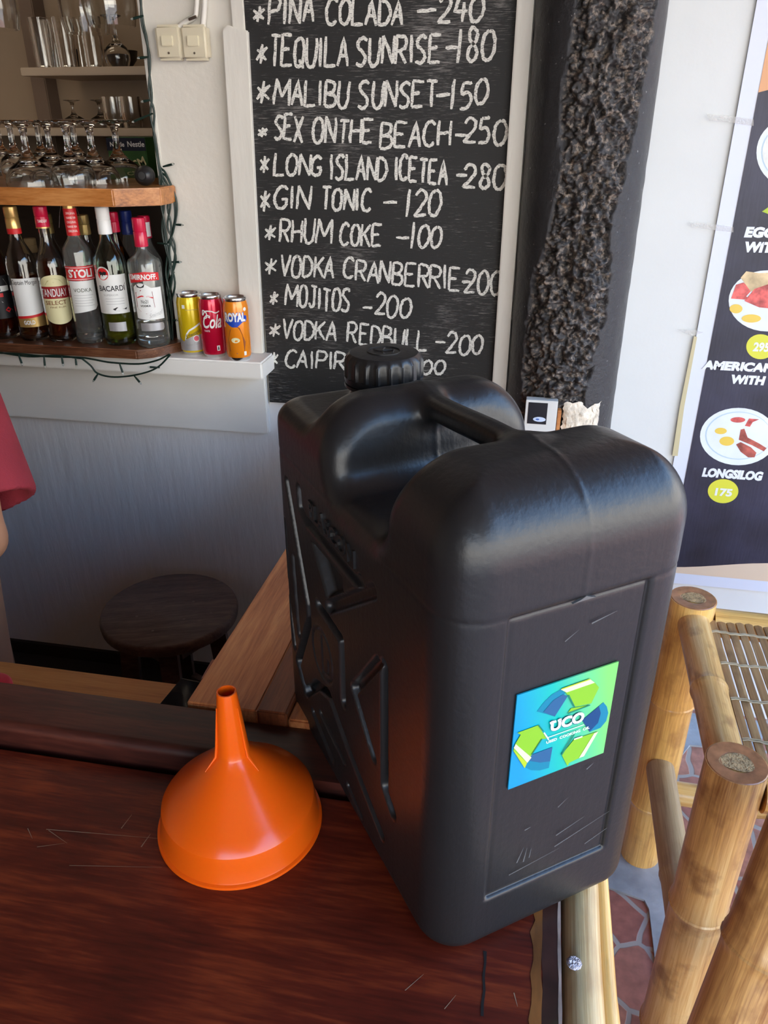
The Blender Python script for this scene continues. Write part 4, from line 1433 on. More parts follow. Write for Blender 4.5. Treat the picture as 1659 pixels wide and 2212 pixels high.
# looping flourish over the word
fl = MB()
pts = catmull([(-0.020, 0.094), (-0.012, 0.096), (-0.012, 0.107), (-0.020, 0.112), (-0.021, 0.101), (-0.014, 0.110), (0.0, 0.110), (0.010, 0.106), (0.019, 0.109)], 5)
V, F = [], []
for i, p in enumerate(pts):
    tt = pts[min(i + 1, len(pts) - 1)] - pts[max(i - 1, 0)]
    tt = tt / np.linalg.norm(tt)
    for s_ in (-1, 1):
        q = p + np.array([-tt[1], tt[0]]) * 0.0013 * s_
        a = f + q[0] / r
        V.append(((r + 0.0005) * math.cos(a), (r + 0.0005) * math.sin(a), q[1]))
F = [(2 * i, 2 * i + 1, 2 * i + 3, 2 * i + 2) for i in range(len(pts) - 1)]
mobj('script_flourish', V, F, M_WLAB, t, smooth=False)
text_wrap('small_print', 'TASTE', M_WLAB, t, r + 0.0003, 0.063, f - 0.014 / r, 0.004, 0.014, 0.01)
shape_wrap('recycling_mark', M_WLAB, t, r + 0.0003, f, [(0.006, 0.018), (0.013, 0.018), (0.013, 0.030), (0.006, 0.030)])
shape_wrap('mark_figure', M_INK, t, r + 0.0005, f, [(0.0075, 0.020), (0.0115, 0.020), (0.0105, 0.028), (0.0085, 0.028)])

t, r, f = can('orange soda can with blue and white name, rightmost of three on the white ledge', 509, 781, M_CANO)
M_ROYBLUE = mat('royal_blue_print', (0.012, 0.06, 0.42), 0.35)
patch_wrap('blue_burst', M_ROYBLUE, t, r, f, [(-0.030, 0.092, 0.104), (-0.012, 0.080, 0.104), (0.0, 0.080, 0.106), (0.016, 0.092, 0.106), (0.026, 0.094, 0.104)])
text_wrap('can_lettering', 'ROYAL', M_ROYBLUE, t, r + 0.0003, 0.0925, f - 0.004 / r + 0.02, 0.0195, 0.054, 0.06)
text_wrap('can_lettering', 'ROYAL', M_WLAB, t, r + 0.0006, 0.0935, f - 0.004 / r, 0.018, 0.052, 0.05)
shape_wrap('round_mark', M_WLAB, t, r + 0.0003, f, circ(0.022, 0.119, 0.0042))
shape_wrap('dark_printed_patch', mat('brown_print', (0.28, 0.07, 0.01), 0.4), t, r + 0.0003, f, [(-0.022, 0.024), (-0.024, 0.05), (-0.018, 0.074), (-0.004, 0.084), (0.006, 0.078), (0.012, 0.060), (0.018, 0.045), (0.014, 0.024), (-0.004, 0.018)])
shape_wrap('pale_printed_patch', M_CREAM, t, r + 0.0005, f, circ(-0.006, 0.050, 0.010, sz=0.6))
shape_wrap('recycling_mark', M_WLAB, t, r + 0.0003, f, [(0.012, 0.014), (0.018, 0.014), (0.018, 0.023), (0.012, 0.023)])

# ================================================================== STRING LIGHTS
sl = thing('string_lights', 'dark green wire of fairy lights along the opening edge and under the bottle shelf', 'string lights', (0, 0, 0))
yy = WY - 0.012
w1 = MB()
vert = [[(300, -30), (308, 40), (318, 90), (322, 150), (328, 210), (325, 250), (336, 300), (343, 350), (350, 380), (346, 430), (355, 480), (362, 540), (358, 590), (368, 640), (372, 700), (366, 745)],
        [(304, -30), (306, 45), (314, 80), (324, 130), (322, 200), (333, 240), (332, 290), (340, 340), (347, 385), (354, 440), (350, 500), (364, 560), (372, 600), (362, 660), (370, 730)],
        [(345, 370), (362, 385), (374, 420), (378, 470), (370, 520), (380, 560), (366, 610)],
        [(346, 372), (356, 400), (368, 440), (362, 490), (378, 530), (374, 580), (364, 630)],
        [(343, 360), (360, 378), (382, 440), (374, 500), (360, 540), (376, 590)],
        [(344, 380), (350, 430), (352, 470), (358, 520), (366, 570), (360, 620), (370, 680), (374, 750)],
        [(348, 375), (366, 410), (362, 450), (370, 490), (366, 550), (378, 610), (370, 650)]]
for vpts in vert:
    P = [ony(a, b, yy - 0.003 * rng.random() - (0.006 if a > 338 else 0.0)) for a, b in vpts]
    w1.tube(catmull(P, 5), 0.0023, 6)
swag_y = 1.640
sw = [[(-20, 762), (40, 764), (100, 770), (170, 772), (200, 776), (240, 783), (300, 786), (340, 778), (366, 765)],
      [(175, 773), (196, 790), (210, 806), (240, 814), (280, 812), (320, 803), (345, 790), (368, 766)],
      [(-20, 758), (60, 770), (120, 768), (180, 775)]]
for vpts in sw:
    P = [ony(a, b, swag_y - 0.002 * rng.random()) for a, b in vpts]
    w1.tube(catmull(P, 5), 0.0022, 6)
w1.build('wire', M_WIRE, sl)
tips = [((310, 34), (288, 40), yy), ((320, 123), (302, 125), yy), ((324, 216), (310, 219), yy), ((330, 245), (290, 262), yy), ((352, 360), (372, 355), yy), ((376, 485), (392, 486), yy), ((370, 566), (388, 566), yy), ((340, 525), (362, 527), yy),
        ((40, 766), (47, 785), swag_y), ((95, 770), (97, 790), swag_y), ((133, 770), (136, 786), swag_y), ((163, 773), (165, 789), swag_y), ((258, 785), (265, 805), swag_y), ((212, 807), (203, 821), swag_y), ((290, 812), (302, 826), swag_y), ((345, 794), (324, 793), swag_y), ((366, 690), (380, 692), yy)]
for (a, b, y) in tips:
    p, q = ony(*a, y - 0.004), ony(*b, y - 0.008)
    MB().tube([p, p * 0.4 + q * 0.6, q], [0.0016, 0.0026, 0.0026], 8).build('bulb_socket', M_WIRE, sl)
    d = (q - p) / np.linalg.norm(q - p)
    MB().tube([q, q + d * 0.003, q + d * 0.006], [0.0022, 0.0024, 0.0008], 8).build('bulb', M_BULB, sl)

# ================================================================== COUNTER
ct = thing('bar_counter', 'dark red-brown varnished wooden bar counter with raised back strip and pale pole edge', 'counter', (0, 0, 0))
XR = 0.0625                   # right edge of the table top
m, tt_, p = None, None, None
mb = MB()
mb.box(-3.0, XR, 0.06, 0.517, TZ - 0.045, TZ, 0.003)
mb.build('tabletop', M_TABLE, ct, angle=30)
# raised strip behind, rounded front edge
prof = [(0.527, 0.905), (0.523, 0.93)] + [(0.532 - 0.009 * math.cos(a), 0.9755 + 0.009 * math.sin(a)) for a in np.linspace(0, PI / 2, 8)] + [(0.583, 0.9845), (0.587, 0.980), (0.587, 0.905)]
mb = MB().prism(prof, 'x', -3.0, -0.262)
mb.build('raised_strip', M_LEDGE, ct, angle=22)
mb = MB().prism([(y, min(z, 0.972)) for y, z in prof], 'x', -0.2605, XR)
mb.build('raised_strip', M_LEDGE, ct, angle=22)
MB().box(-3.0, XR, 0.517, 0.523, 0.90, 0.93).build('joint_strip', M_LEDGE, ct, smooth=False)
# front and end panels below
MB().box(-3.0, XR - 0.02, 0.50, 0.52, 0.0, 0.915).build('inner_panel', M_WINGD, ct, smooth=False)
MB().box(XR - 0.03, XR - 0.01, 0.20, 0.50, 0.0, 0.915).build('end_panel', M_WINGD, ct, smooth=False)
# dark and yellowish bands along the right edge of the top
M_EDGED = mat('worn_dark_edge', (0.035, 0.012, 0.008), 0.4, coat=0.2, var=(30, 0.6))
M_EDGEY = mat('worn_yellow_streak', (0.23, 0.085, 0.022), 0.35, coat=0.25, var=(45, 0.5, (1, 0.3, 1)))
M_EDGEP = mat('pale_rubbed_edge', (0.30, 0.22, 0.18), 0.6, var=(40, 0.4))


def strip_along_y(name, xa, xb, y0, y1, z, m, par, jag=0.002, n=40):
    V, F = [], []
    for i in range(n + 1):
        y = y0 + (y1 - y0) * i / n
        V += [(xa + rng.normal(0, jag), y, z), (xb + rng.normal(0, jag * 0.4), y, z)]
    for i in range(n):
        F.append((2 * i, 2 * i + 1, 2 * i + 3, 2 * i + 2))
    return mobj(name, V, F, m, par, smooth=False)


strip_along_y('worn_dark_edge', 0.0475, 0.0600, 0.063, 0.514, TZ + 0.0003, M_EDGED, ct, 0.0006)
strip_along_y('worn_streak', 0.0405, 0.0475, 0.063, 0.514, TZ + 0.0004, M_EDGEY, ct, 0.0012)
strip_along_y('rubbed_edge', 0.0595, 0.0620, 0.063, 0.514, TZ + 0.0005, M_EDGEP, ct, 0.0004)
# saw cut in the top near the can
pc = [onz(1045 + dx, y, TZ) for dx, y in ((2, 2055), (3, 2080), (0, 2110), (1, 2140), (-2, 2170), (-3, 2196))]
V, F = [], []
for q in pc:
    V += [(q[0] - 0.0010 + rng.normal(0, 0.0003), q[1], TZ + 0.0004), (q[0] + 0.0010 + rng.normal(0, 0.0003), q[1], TZ + 0.0004)]
mobj('saw_cut', V, [(2 * i, 2 * i + 1, 2 * i + 3, 2 * i + 2) for i in range(len(pc) - 1)], mat('cut_dark', (0.008, 0.004, 0.003), 0.8), ct, smooth=False)
# scratches
scr = MB()
for (a, b, wd) in [((100, 1792), (345, 1812), .00035), ((262, 1790), (285, 1760), .0004), ((305, 1830), (325, 1802), .0005), ((60, 1790), (70, 1812), .0003), ((80, 1830), (140, 1822), .0003), ((150, 1870), (350, 1874), .00025), ((875, 2140), (915, 2105), .0003), ((105, 1794), (145, 1822), .0003), ((1110, 2145), (1118, 2175), .0004), ((960, 2180), (985, 2150), .0003)]:
    p0, p1 = onz(*a, TZ), onz(*b, TZ)
    d = p1 - p0
    nn = np.array([-d[1], d[0], 0]) / np.linalg.norm(d) * wd
    scr.add([p0 - nn + [0, 0, .0003], p0 + nn + [0, 0, .0003], p1 + nn * .3 + [0, 0, .0003], p1 - nn * .3 + [0, 0, .0003]], [(0, 1, 2, 3)])
scr.build('scratches', mat('pale_scratch', (0.30, 0.20, 0.13), 0.6), ct, smooth=False)
# peeled pole along the right edge
py_ = np.linspace(0.03, 0.60, 24)
mb = MB()
mb.tube([(XR + 0.0165 + 0.0006 * math.sin(y * 30), y, TZ - 0.0150) for y in py_], [0.0158 + 0.0004 * math.sin(y * 41) for y in py_], 20)
mb.build('edge_pole', M_POLE, ct, grain=True)
mb = MB()
mb.tube([(XR + 0.036, y, TZ - 0.024) for y in np.linspace(0.03, 0.60, 20)], [0.0075 + (0.0012 if i % 7 == 4 else 0) for i in range(20)], 12)
mb.build('bamboo_edging', M_BAMBOO, ct, grain=True)
nl = onz(1240, 2082, TZ)
ns = MB().lathe([(0, 0.002), (0.0045, 0.0015), (0.006, 0.0), (0.005, -0.002), (0, -0.003)], 9, (nl[0], nl[1], TZ + 0.001))
ns.build('nail_washer', mat('crumpled_foil', (0.5, 0.48, 0.55), 0.25, metal=0.6, bump=(400, 1.0)), ct)

# side counter running back to the wall
wt = thing('side_counter', 'reddish-brown plank counter running from the bar back to the wall behind the black container', 'counter', (0, 0, 0))
WZ = 0.985
MB().prism([(-0.324, 0.590), (-0.247, 0.590), (-0.240, 1.66), (-0.312, 1.66)], 'z', WZ - 0.03, WZ, 0.002).build('plank', M_WING, wt, angle=30)
MB().prism([(-0.246, 0.5885), (-0.214, 0.5885), (-0.206, 1.66), (-0.239, 1.66)], 'z', WZ - 0.032, WZ + 0.003, 0.002).build('plank', M_WINGD, wt, angle=30)
MB().prism([(-0.213, 0.5885), (-0.10, 0.5885), (-0.09, 1.66), (-0.205, 1.66)], 'z', WZ - 0.035, WZ - 0.004, 0.002).build('plank', M_WING, wt, angle=30)
MB().box(-0.245, -0.216, 0.5835, 0.590, 0.90, WZ - 0.034).build('end_cleat', M_WINGD, wt, smooth=False)
MB().box(-0.235, -0.205, 0.60, 1.655, 0.0, WZ - 0.036).build('side_panel', M_WINGD, wt, smooth=False)

# lower work shelf on the staff side
ls_z = 0.80
tag(MB().box(-3.0, -0.335, 0.589, 0.826, ls_z - 0.02, ls_z, 0.002).build('work_shelf', M_OAK, angle=30), 'light brown wooden work shelf below the bar top on the staff side', 'shelf')

# ------------------------------------------------------------------ phone and charging cable
pa, pb = onz(370, 1470, ls_z + 0.008), onz(432, 1470, ls_z + 0.008)
ph = thing('phone', 'black phone lying on the work shelf below the bar top', 'phone', (-0.432, 0.752, ls_z), math.radians(-6))
MB().box(-0.036, 0.036, -0.078, 0.078, 0.0, 0.0085, 0.004, 3).build('phone_body', M_BLACKP, ph)
MB().box(-0.0325, 0.0325, -0.072, 0.072, 0.0085, 0.0089).build('screen', mat('screen_glass', (0.012, 0.018, 0.03), 0.05, coat=0.5), ph, smooth=False)
cc = thing('charging_cable', 'black charging cable with a pale pink plug at the far end of the phone', 'cable', (-0.432, 0.752, ls_z))
MB().tube(catmull([(0.008, 0.0800, 0.0065), (0.009, 0.096, 0.010), (0.013, 0.112, 0.018)], 4), [0.0048] * 9, 10).build('plug', mat('pink_plastic', (0.60, 0.34, 0.28), 0.4), cc)
MB().tube(catmull([(0.013, 0.112, 0.018), (0.022, 0.124, 0.022), (0.040, 0.120, 0.012), (0.050, 0.090, 0.0025), (0.058, 0.030, 0.0025)], 5), 0.0022, 8).build('wire', M_BLACKP, cc)
rd = onz(6, 1482, ls_z + 0.01)
o = MB().lathe([(0, 0.0), (0.034, 0.0), (0.038, 0.004), (0.038, 0.010), (0.034, 0.013), (0, 0.014)], 32).build('plastic_lid', mat('bright_red_plastic', (0.62, 0.012, 0.04), 0.35))
o.location = (rd[0] - 0.022, rd[1] - 0.012, ls_z + 0.0005)
tag(o, 'bright red round plastic lid on the work shelf at the left edge', 'lid')

# ------------------------------------------------------------------ round stool behind the bar
SZT = 0.455
sc_ = onz(366, 1312, SZT)
st = thing('bar_stool', 'round dark wooden stool against the white wall behind the bar', 'stool', (sc_[0], sc_[1], 0.0), math.radians(20))
MB().lathe([(0, SZT - 0.034), (0.157, SZT - 0.034), (0.165, SZT - 0.028), (0.167, SZT - 0.012), (0.164, SZT - 0.003), (0.160, SZT), (0, SZT)], 56).build('seat', M_STOOL, st)
ap = MB()
for k in range(4):
    a = k * PI / 2
    c_, s_ = math.cos(a), math.sin(a)
    lg = MB()
    lg.box(-0.021, 0.021, -0.021, 0.021, 0, 1, 0.0)
    x0, x1 = 0.105, 0.135
    lg.V = [((x + (x1 + (x0 - x1) * z)) * c_ - y * s_, (x + (x1 + (x0 - x1) * z)) * s_ + y * c_, 0.012 + z * (SZT - 0.047)) for x, y, z in lg.V]
    lg.build('leg', M_STOOL, st, smooth=False)
    p0 = np.array([0.108 * c_, 0.108 * s_, SZT - 0.065])
    p1 = np.array([-0.108 * s_, 0.108 * c_, SZT - 0.065])
    q0, q1 = p0 * [1.16, 1.16, 0] + [0, 0, 0.15], p1 * [1.16, 1.16, 0] + [0, 0, 0.15]
    for nm, a0, a1, hh in (('apron', p0, p1, 0.028), ('stretcher', q0, q1, 0.014)):
        d = (a1 - a0) / np.linalg.norm(a1 - a0)
        nn = np.array([-d[1], d[0], 0]) * 0.009
        e0, e1 = a0 + d * 0.03, a1 - d * 0.03
        V = []
        for e in (e0, e1):
            for sx_, sz_ in ((-1, -1), (1, -1), (1, 1), (-1, 1)):
                V.append(e + nn * sx_ + [0, 0, hh * sz_])
        mobj(nm, V, [(0, 1, 2, 3), (7, 6, 5, 4), (0, 4, 5, 1), (1, 5, 6, 2), (2, 6, 7, 3), (3, 7, 4, 0)], M_STOOL, st, smooth=False)
nails = MB()
for a, r_ in ((0.3, .06), (1.9, .09), (2.6, .05), (3.5, .08), (4.4, .1), (5.3, .07), (5.9, .11)):
    nails.lathe([(0.0032, 0), (0, 0.0006)], 10, (r_ * math.cos(a), r_ * math.sin(a), SZT + 0.0002))
nails.build('nail_heads', mat('nail_head', (0.18, 0.13, 0.11), 0.4), st)

# ================================================================== JERRYCAN
CA = math.radians(36.0)
P0 = onz(941, 2088, 0.963)
LU, WV, HZ = 0.340, 0.190, 0.387
# local x = along the broad side away from the near end, local y = across to the right end
jc = thing('jerrycan', 'large black plastic jerrycan with round cap, top handle and a square recycling sticker', 'jerrycan',
           (P0[0], P0[1], TZ), CA + PI / 2)
# local frame: x axis -> direction away from the guest; y axis -> to the left of that; so across = -y


def M_jerry():
    m, t, p = new_mat('black_polyethylene')
    N, L = t.nodes.new, t.links.new
    c = N('ShaderNodeTexCoord')
    mp = N('ShaderNodeMapping')
    mp.inputs['Scale'].default_value = (1, 1, 0.06)
    n = N('ShaderNodeTexNoise')
    n.inputs['Scale'].default_value = 150
    n.inputs['Detail'].default_value = 5
    L(c.outputs['Object'], mp.inputs[0])
    L(mp.outputs[0], n.inputs['Vector'])
    n2 = N('ShaderNodeTexNoise')
    n2.inputs['Scale'].default_value = 220
    n2.inputs['Detail'].default_value = 3
    L(c.outputs['Object'], n2.inputs['Vector'])
    mx = N('ShaderNodeMix')
    mx.data_type = 'FLOAT'
    mx.inputs[0].default_value = 0.5
    L(n.outputs['Fac'], mx.inputs[2])
    L(n2.outputs['Fac'], mx.inputs[3])
    b = N('ShaderNodeBump')
    b.inputs['Strength'].default_value = 0.32
    b.inputs['Distance'].default_value = 0.0012
    L(mx.outputs[0], b.inputs['Height'])
    L(b.outputs[0], p.inputs['Normal'])
    p.inputs['Base Color'].default_value = (0.0125, 0.0125, 0.0135, 1)
    r = N('ShaderNodeMapRange')
    r.inputs['To Min'].default_value = 0.30
    r.inputs['To Max'].default_value = 0.40
    L(n2.outputs['Fac'], r.inputs['Value'])
    L(r.outputs[0], p.inputs['Roughness'])
    p.inputs['Specular IOR Level'].default_value = 0.45
    return m


M_JERRY = M_jerry()


def jerry_body():
    h = 0.0015
    U, W_, Z, org = grid3(-0.012, LU + 0.012, -0.012, WV + 0.012, -0.008, HZ + 0.012, h)   # U along, W_ across, Z up
    # plan outline with rounded uprights
    rv = 0.032
    qx = np.abs(U - LU / 2) - (LU / 2 - rv)
    qy = np.abs(W_ - WV / 2) - (WV / 2 - rv)
    d2 = np.hypot(np.maximum(qx, 0), np.maximum(qy, 0)) + np.minimum(np.maximum(qx, qy), 0) - rv
    D = rmax(d2, Z - (HZ - 0.0085 * sstep(0.11, 0.19, U)), 0.050)
    D = rmax(D, -Z, 0.016)
    # hand valley across the top
    hw = 0.047 + 0.010 * sstep(0.33, 0.385, Z)
    cen = 0.146
    vx = np.abs(U - cen) - hw
    fl = 0.314 - Z + 0.0 * U
    V = rmax(vx, fl, 0.022)
    D = rmax(D, -V, 0.020)
    # lower deck for the cap at the back
    Vd = rmax(0.246 - U, 0.350 - Z, 0.016)
    D = rmax(D, -Vd, 0.016)
    # crown the tops gently: sides fall away from the middle
    # handle bar
    hx = np.abs(U - 0.146) - 0.080
    hy = np.abs(W_ - WV / 2) - 0.010
    hz = np.abs(Z - (0.3745 - 0.0060 * sstep(0.09, 0.20, U))) - 0.0095
    Hd = rmax(rmax(hy, hz, 0.008), hx, 0.004)
    D = smin(D, Hd, 0.014)
    # neck under the cap
    nk = np.hypot(U - 0.293, W_ - WV / 2) - 0.029
    D = smin(D, np.maximum(nk, np.abs(Z - 0.352) - 0.010), 0.006)
    # neck/parting features
    D = D - 0.0006 * np.exp(-((W_ - WV / 2) / 0.0016) ** 2) * (Z > 0.30)
    D = D + 0.0005 * np.exp(-((Z - 0.3050) / 0.0013) ** 2)
    # recessed panel on the near end
    bx_ = np.maximum(np.abs(W_ - 0.0950) - 0.0550, np.abs(Z - 0.1790) - 0.1250)
    pan = 1 - sstep(-0.0010, 0.0008, bx_)
    D = D + (0.0022 * pan + 0.0012 * np.exp(-((bx_ + 0.0012) / 0.0012) ** 2)) * (U < 0.03)
    # pressed pattern on both broad sides
    u, z = U[:, 0, :], Z[:, 0, :]
    u2, z2 = np.broadcast_arrays(u, z)
    dep = np.zeros(u2.shape)

    def groove(pts, wd, dp):
        nonlocal dep
        d = np.full(u2.shape, 1e9)
        for a, b in zip(pts[:-1], pts[1:]):
            d = np.minimum(d, seg2(u2, z2, a, b))
        dep = np.maximum(dep, dp * (1 - sstep(wd * 0.45, wd, d)))

    def pocket(P, dp, soft=0.006):
        nonlocal dep
        d = poly2(u2, z2, P)
        dep = np.maximum(dep, dp * (1 - sstep(-soft, 0.0, d)))
    groove([(0.264, 0.286), (0.263, 0.270), (0.248, 0.263), (0.137, 0.263), (0.133, 0.268)], 0.0062, 0.0055)     # bar under the name
    pocket([(0.240, 0.250), (0.204, 0.209), (0.166, 0.236), (0.168, 0.252)], 0.0070)                                # top pocket
    groove([(0.202, 0.203), (0.110, 0.272)], 0.0072, 0.0045)                                                       # slanting bar
    groove([(0.296, 0.280), (0.274, 0.222), (0.254, 0.172), (0.254, 0.156), (0.296, 0.080), (0.276, 0.057)], 0.0062, 0.0060)
    groove([(0.312, 0.232), (0.316, 0.150), (0.304, 0.095)], 0.0060, 0.0060)
    groove([(0.292, 0.205), (0.287, 0.120)], 0.0045, 0.0050)
    groove([(0.228, 0.190), (0.174, 0.188), (0.174, 0.122)], 0.0062, 0.0060)                                        # emblem border
    groove([(0.276, 0.056), (0.240, 0.092), (0.209, 0.104), (0.173, 0.080), (0.096, 0.042)], 0.0062, 0.0065)
    groove([(0.102, 0.215), (0.150, 0.154), (0.111, 0.114)], 0.0058, 0.0055)
    groove([(0.0915, 0.219), (0.0905, 0.100), (0.076, 0.088)], 0.0068, 0.0070)
    groove([(0.256, 0.046), (0.208, 0.027)], 0.0055, 0.0055)
    groove([(0.234, 0.062), (0.176, 0.052)], 0.0040, 0.0045)
    groove([(0.168, 0.029), (0.138, 0.020)], 0.0045, 0.0045)
    ring = np.abs(np.hypot((u2 - 0.2215) / 0.90, z2 - 0.140) - 0.027)
    dep = np.maximum(dep, 0.0016 * (1 - sstep(0.0006, 0.0022, ring)))
    for a, b in (((0.2215, 0.160), (0.2215, 0.120)), ((0.2215, 0.120), (0.207, 0.125)), ((0.207, 0.125), (0.207, 0.142))):
        dep = np.maximum(dep, 0.0016 * (1 - sstep(0.0006, 0.0022, seg2(u2, z2, a, b))))
    D = D + 1.35 * dep[:, None, :] * ((W_ < 0.02) | (W_ > WV - 0.02))
    return D.astype(np.float32), org, h


D, org, h = jerry_body()
V, F = surface_nets(D, org, h)
V = relax(V, F, 1, 0.5)
V = np.stack([V[:, 0], -V[:, 1], V[:, 2]], 1)
F = F[:, ::-1]
me = bpy.data.meshes.new('body')
me.vertices.add(len(V))
me.vertices.foreach_set('co', V.astype(np.float32).ravel())
me.loops.add(F.size)
me.loops.foreach_set('vertex_index', np.ascontiguousarray(F).astype(np.int32).ravel())
me.polygons.add(len(F))
me.polygons.foreach_set('loop_start', np.arange(0, F.size, 4, dtype=np.int32))
me.update(calc_edges=True)
me.materials.append(M_JERRY)
me.shade_smooth()
jb = bpy.data.objects.new('body', me)
COL.objects.link(jb)
jb.parent = jc

# ribbed screw cap
CU, CV = 0.293, -WV / 2
cz = 0.3635
cap = MB()
seg = 120
prof = [(0.0, 0.0, 0), (0.0345, 0.0, 0), (0.0352, 0.002, 0), (0.0352, 0.005, 0), (0.0336, 0.0055, 1), (0.0332, 0.020, 1), (0.0322, 0.0235, 0), (0.0300, 0.0255, 0), (0.021, 0.0262, 0), (0.0, 0.0262, 0)]
V, F, rings = [], [], []
for r_, z_, rib in prof:
    if r_ == 0:
        rings.append([len(V)])
        V.append((CU, CV, cz + z_))
        continue
    ring = []
    for i in range(seg):
        a = 2 * PI * i / seg
        k = i % 6
        rr = r_ + (0.0019 if rib and k in (0, 1) else 0.0)
        ring.append(len(V))
        V.append((CU + rr * math.cos(a), CV + rr * math.sin(a), cz + z_))
    rings.append(ring)
for a, b in zip(rings[:-1], rings[1:]):
    for i in range(seg):
        j = (i + 1) % seg
        if len(a) == 1:
            F.append((a[0], b[j], b[i]))
        elif len(b) == 1:
            F.append((a[i], a[j], b[0]))
        else:
            F.append((a[i], a[j], b[j], b[i]))
capo = mobj('cap', V, F, M_JERRY, jc, angle=35)
MB().lathe([(0.014, 0.0262), (0.014, 0.0270), (0.0152, 0.0270), (0.0152, 0.0262)], 40, (CU, CV, cz), close=True).build('cap_emblem', M_JERRY, capo)
MB().lathe([(0.0352, -0.0035), (0.0352, -0.001), (0.031, -0.001), (0.031, -0.0035)], 60, (CU, CV, cz), close=True).build('tamper_ring', M_JERRY, capo)
eb = MB()
eb.tube([(CU - 0.008, CV + 0.004, cz + 0.0264), (CU + 0.002, CV + 0.001, cz + 0.0264), (CU + 0.009, CV - 0.005, cz + 0.0264)], 0.0009, 6)
eb.tube(catmull([(CU - 0.009, CV - 0.004, cz + 0.0264), (CU - 0.001, CV - 0.008, cz + 0.0264), (CU + 0.002, CV + 0.004, cz + 0.0264), (CU + 0.008, CV + 0.006, cz + 0.0264)], 4), 0.0009, 6)
eb.build('cap_emblem', M_JERRY, capo)

# raised name on the broad side (reads from the left face; local across = 0 face)
Vt, Ft = text2d('PLASCON', 0.012)
wid = Vt[:, 0].max()
u0, u1 = 0.236, 0.140
V, F = [], []
n = len(Vt)
for lay, dd in ((0, 0.0006), (1, -0.0022)):
    for q in Vt:
        V.append((u0 + (u1 - u0) * q[0] / wid, -dd - 0.0004 + 0.0, 0.2745 + 0.0150 * q[1]))
V = [(x, -y if False else y, z) for x, y, z in V]
# outer skin sits 2 mm proud of the face
V = [(x, (0.0020 if i >= n else -0.0012), z) for i, (x, y, z) in enumerate(V)]
F = [tuple(f) for f in Ft] + [tuple(i + n for i in f)[::-1] for f in Ft]
from collections import Counter
ec = Counter()
for f in Ft:
    for a, b in zip(f, f[1:] + f[:1]):
        ec[tuple(sorted((a, b)))] += 1
for f in Ft:
    for a, b in zip(f, f[1:] + f[:1]):
        if ec[tuple(sorted((a, b)))] == 1:
            F.append((b, a, a + n, b + n))
mobj('raised_lettering', V, F, M_JERRY, jc, smooth=False)

# ------------------------------------------------------------------ sticker
STX = 0.0020 - 0.0006         # panel face is 2 mm in; stickers stand just proud of it
sv0, sv1, sz0, sz1 = 0.0515, 0.1335, 0.1605, 0.2425


def st_hom():
    src = [(228, 510), (1497, 100), (1340, 1240), (155, 1680)]
    dst = [(0, 1), (1, 1), (1, 0), (0, 0)]
    A = []
    for (x, y), (u, v) in zip(src, dst):
        A.append([x, y, 1, 0, 0, 0, -u * x, -u * y, u])
        A.append([0, 0, 0, x, y, 1, -v * x, -v * y, v])
    A = np.array(A, float)
    s_ = np.linalg.solve(A[:, :8], A[:, 8])
    return np.append(s_, 1).reshape(3, 3)


HM = st_hom()


def st_uv(x, y):
    q = HM @ np.array([x, y, 1.0])
    return q[:2] / q[2]


def st_pt(uv, lift):
    return (STX - lift, -(sv0 + (sv1 - sv0) * uv[0]), sz0 + (sz1 - sz0) * uv[1])


def grad_mat():
    m, t, p = new_mat('sticker_gradient_print')
    N, L = t.nodes.new, t.links.new
    c = N('ShaderNodeTexCoord')
    s_ = N('ShaderNodeSeparateXYZ')
    L(c.outputs['Object'], s_.inputs[0])
    a = N('ShaderNodeMapRange')
    a.inputs['From Min'].default_value = -sv0
    a.inputs['From Max'].default_value = -sv1
    L(s_.outputs['Y'], a.inputs['Value'])
    b = N('ShaderNodeMapRange')
    b.inputs['From Min'].default_value = sz0
    b.inputs['From Max'].default_value = sz1
    b.inputs['To Min'].default_value = -0.10
    b.inputs['To Max'].default_value = 0.10
    L(s_.outputs['Z'], b.inputs['Value'])
    ad = N('ShaderNodeMath')
    L(a.outputs[0], ad.inputs[0])
    L(b.outputs[0], ad.inputs[1])
    r = N('ShaderNodeValToRGB')
    e = r.color_ramp.elements
    e[0].position, e[0].color = 0.05, (0.0, 0.23, 0.46, 1)
    e[1].position, e[1].color = 0.98, (0.16, 0.52, 0.12, 1)
    x = e.new(0.45)
    x.color = (0.0, 0.38, 0.32, 1)
    L(ad.outputs[0], r.inputs[0])
    L(r.outputs[0], p.inputs['Base Color'])
    p.inputs['Roughness'].default_value = 0.35
    return m


stk = mobj('sticker', [st_pt(q, 0.0008) for q in ((0, 0), (1, 0), (1, 1), (0, 1))] + [st_pt(q, -0.0002) for q in ((0, 0), (1, 0), (1, 1), (0, 1))],
           [(0, 3, 2, 1), (4, 5, 6, 7), (0, 1, 5, 4), (1, 2, 6, 5), (2, 3, 7, 6), (3, 0, 4, 7)], grad_mat(), jc, smooth=False)
stk['label'] = 'square blue-to-green sticker with recycling arrows'
M_LIME = mat('lime_print', (0.19, 0.42, 0.02), 0.35)
M_LIMEL = mat('pale_lime_print', (0.55, 0.64, 0.38), 0.35)
M_YEL = mat('yellow_lime_print', (0.36, 0.48, 0.02), 0.35)
M_TEAL = mat('teal_print', (0.0, 0.17, 0.28), 0.35)
M_BLU = mat('blue_print', (0.015, 0.09, 0.21), 0.35)
M_NVY = mat('navy_print', (0.0, 0.045, 0.15), 0.35)
M_DKG = mat('dark_green_print', (0.0, 0.16, 0.10), 0.4)
_lift = [0.0010]


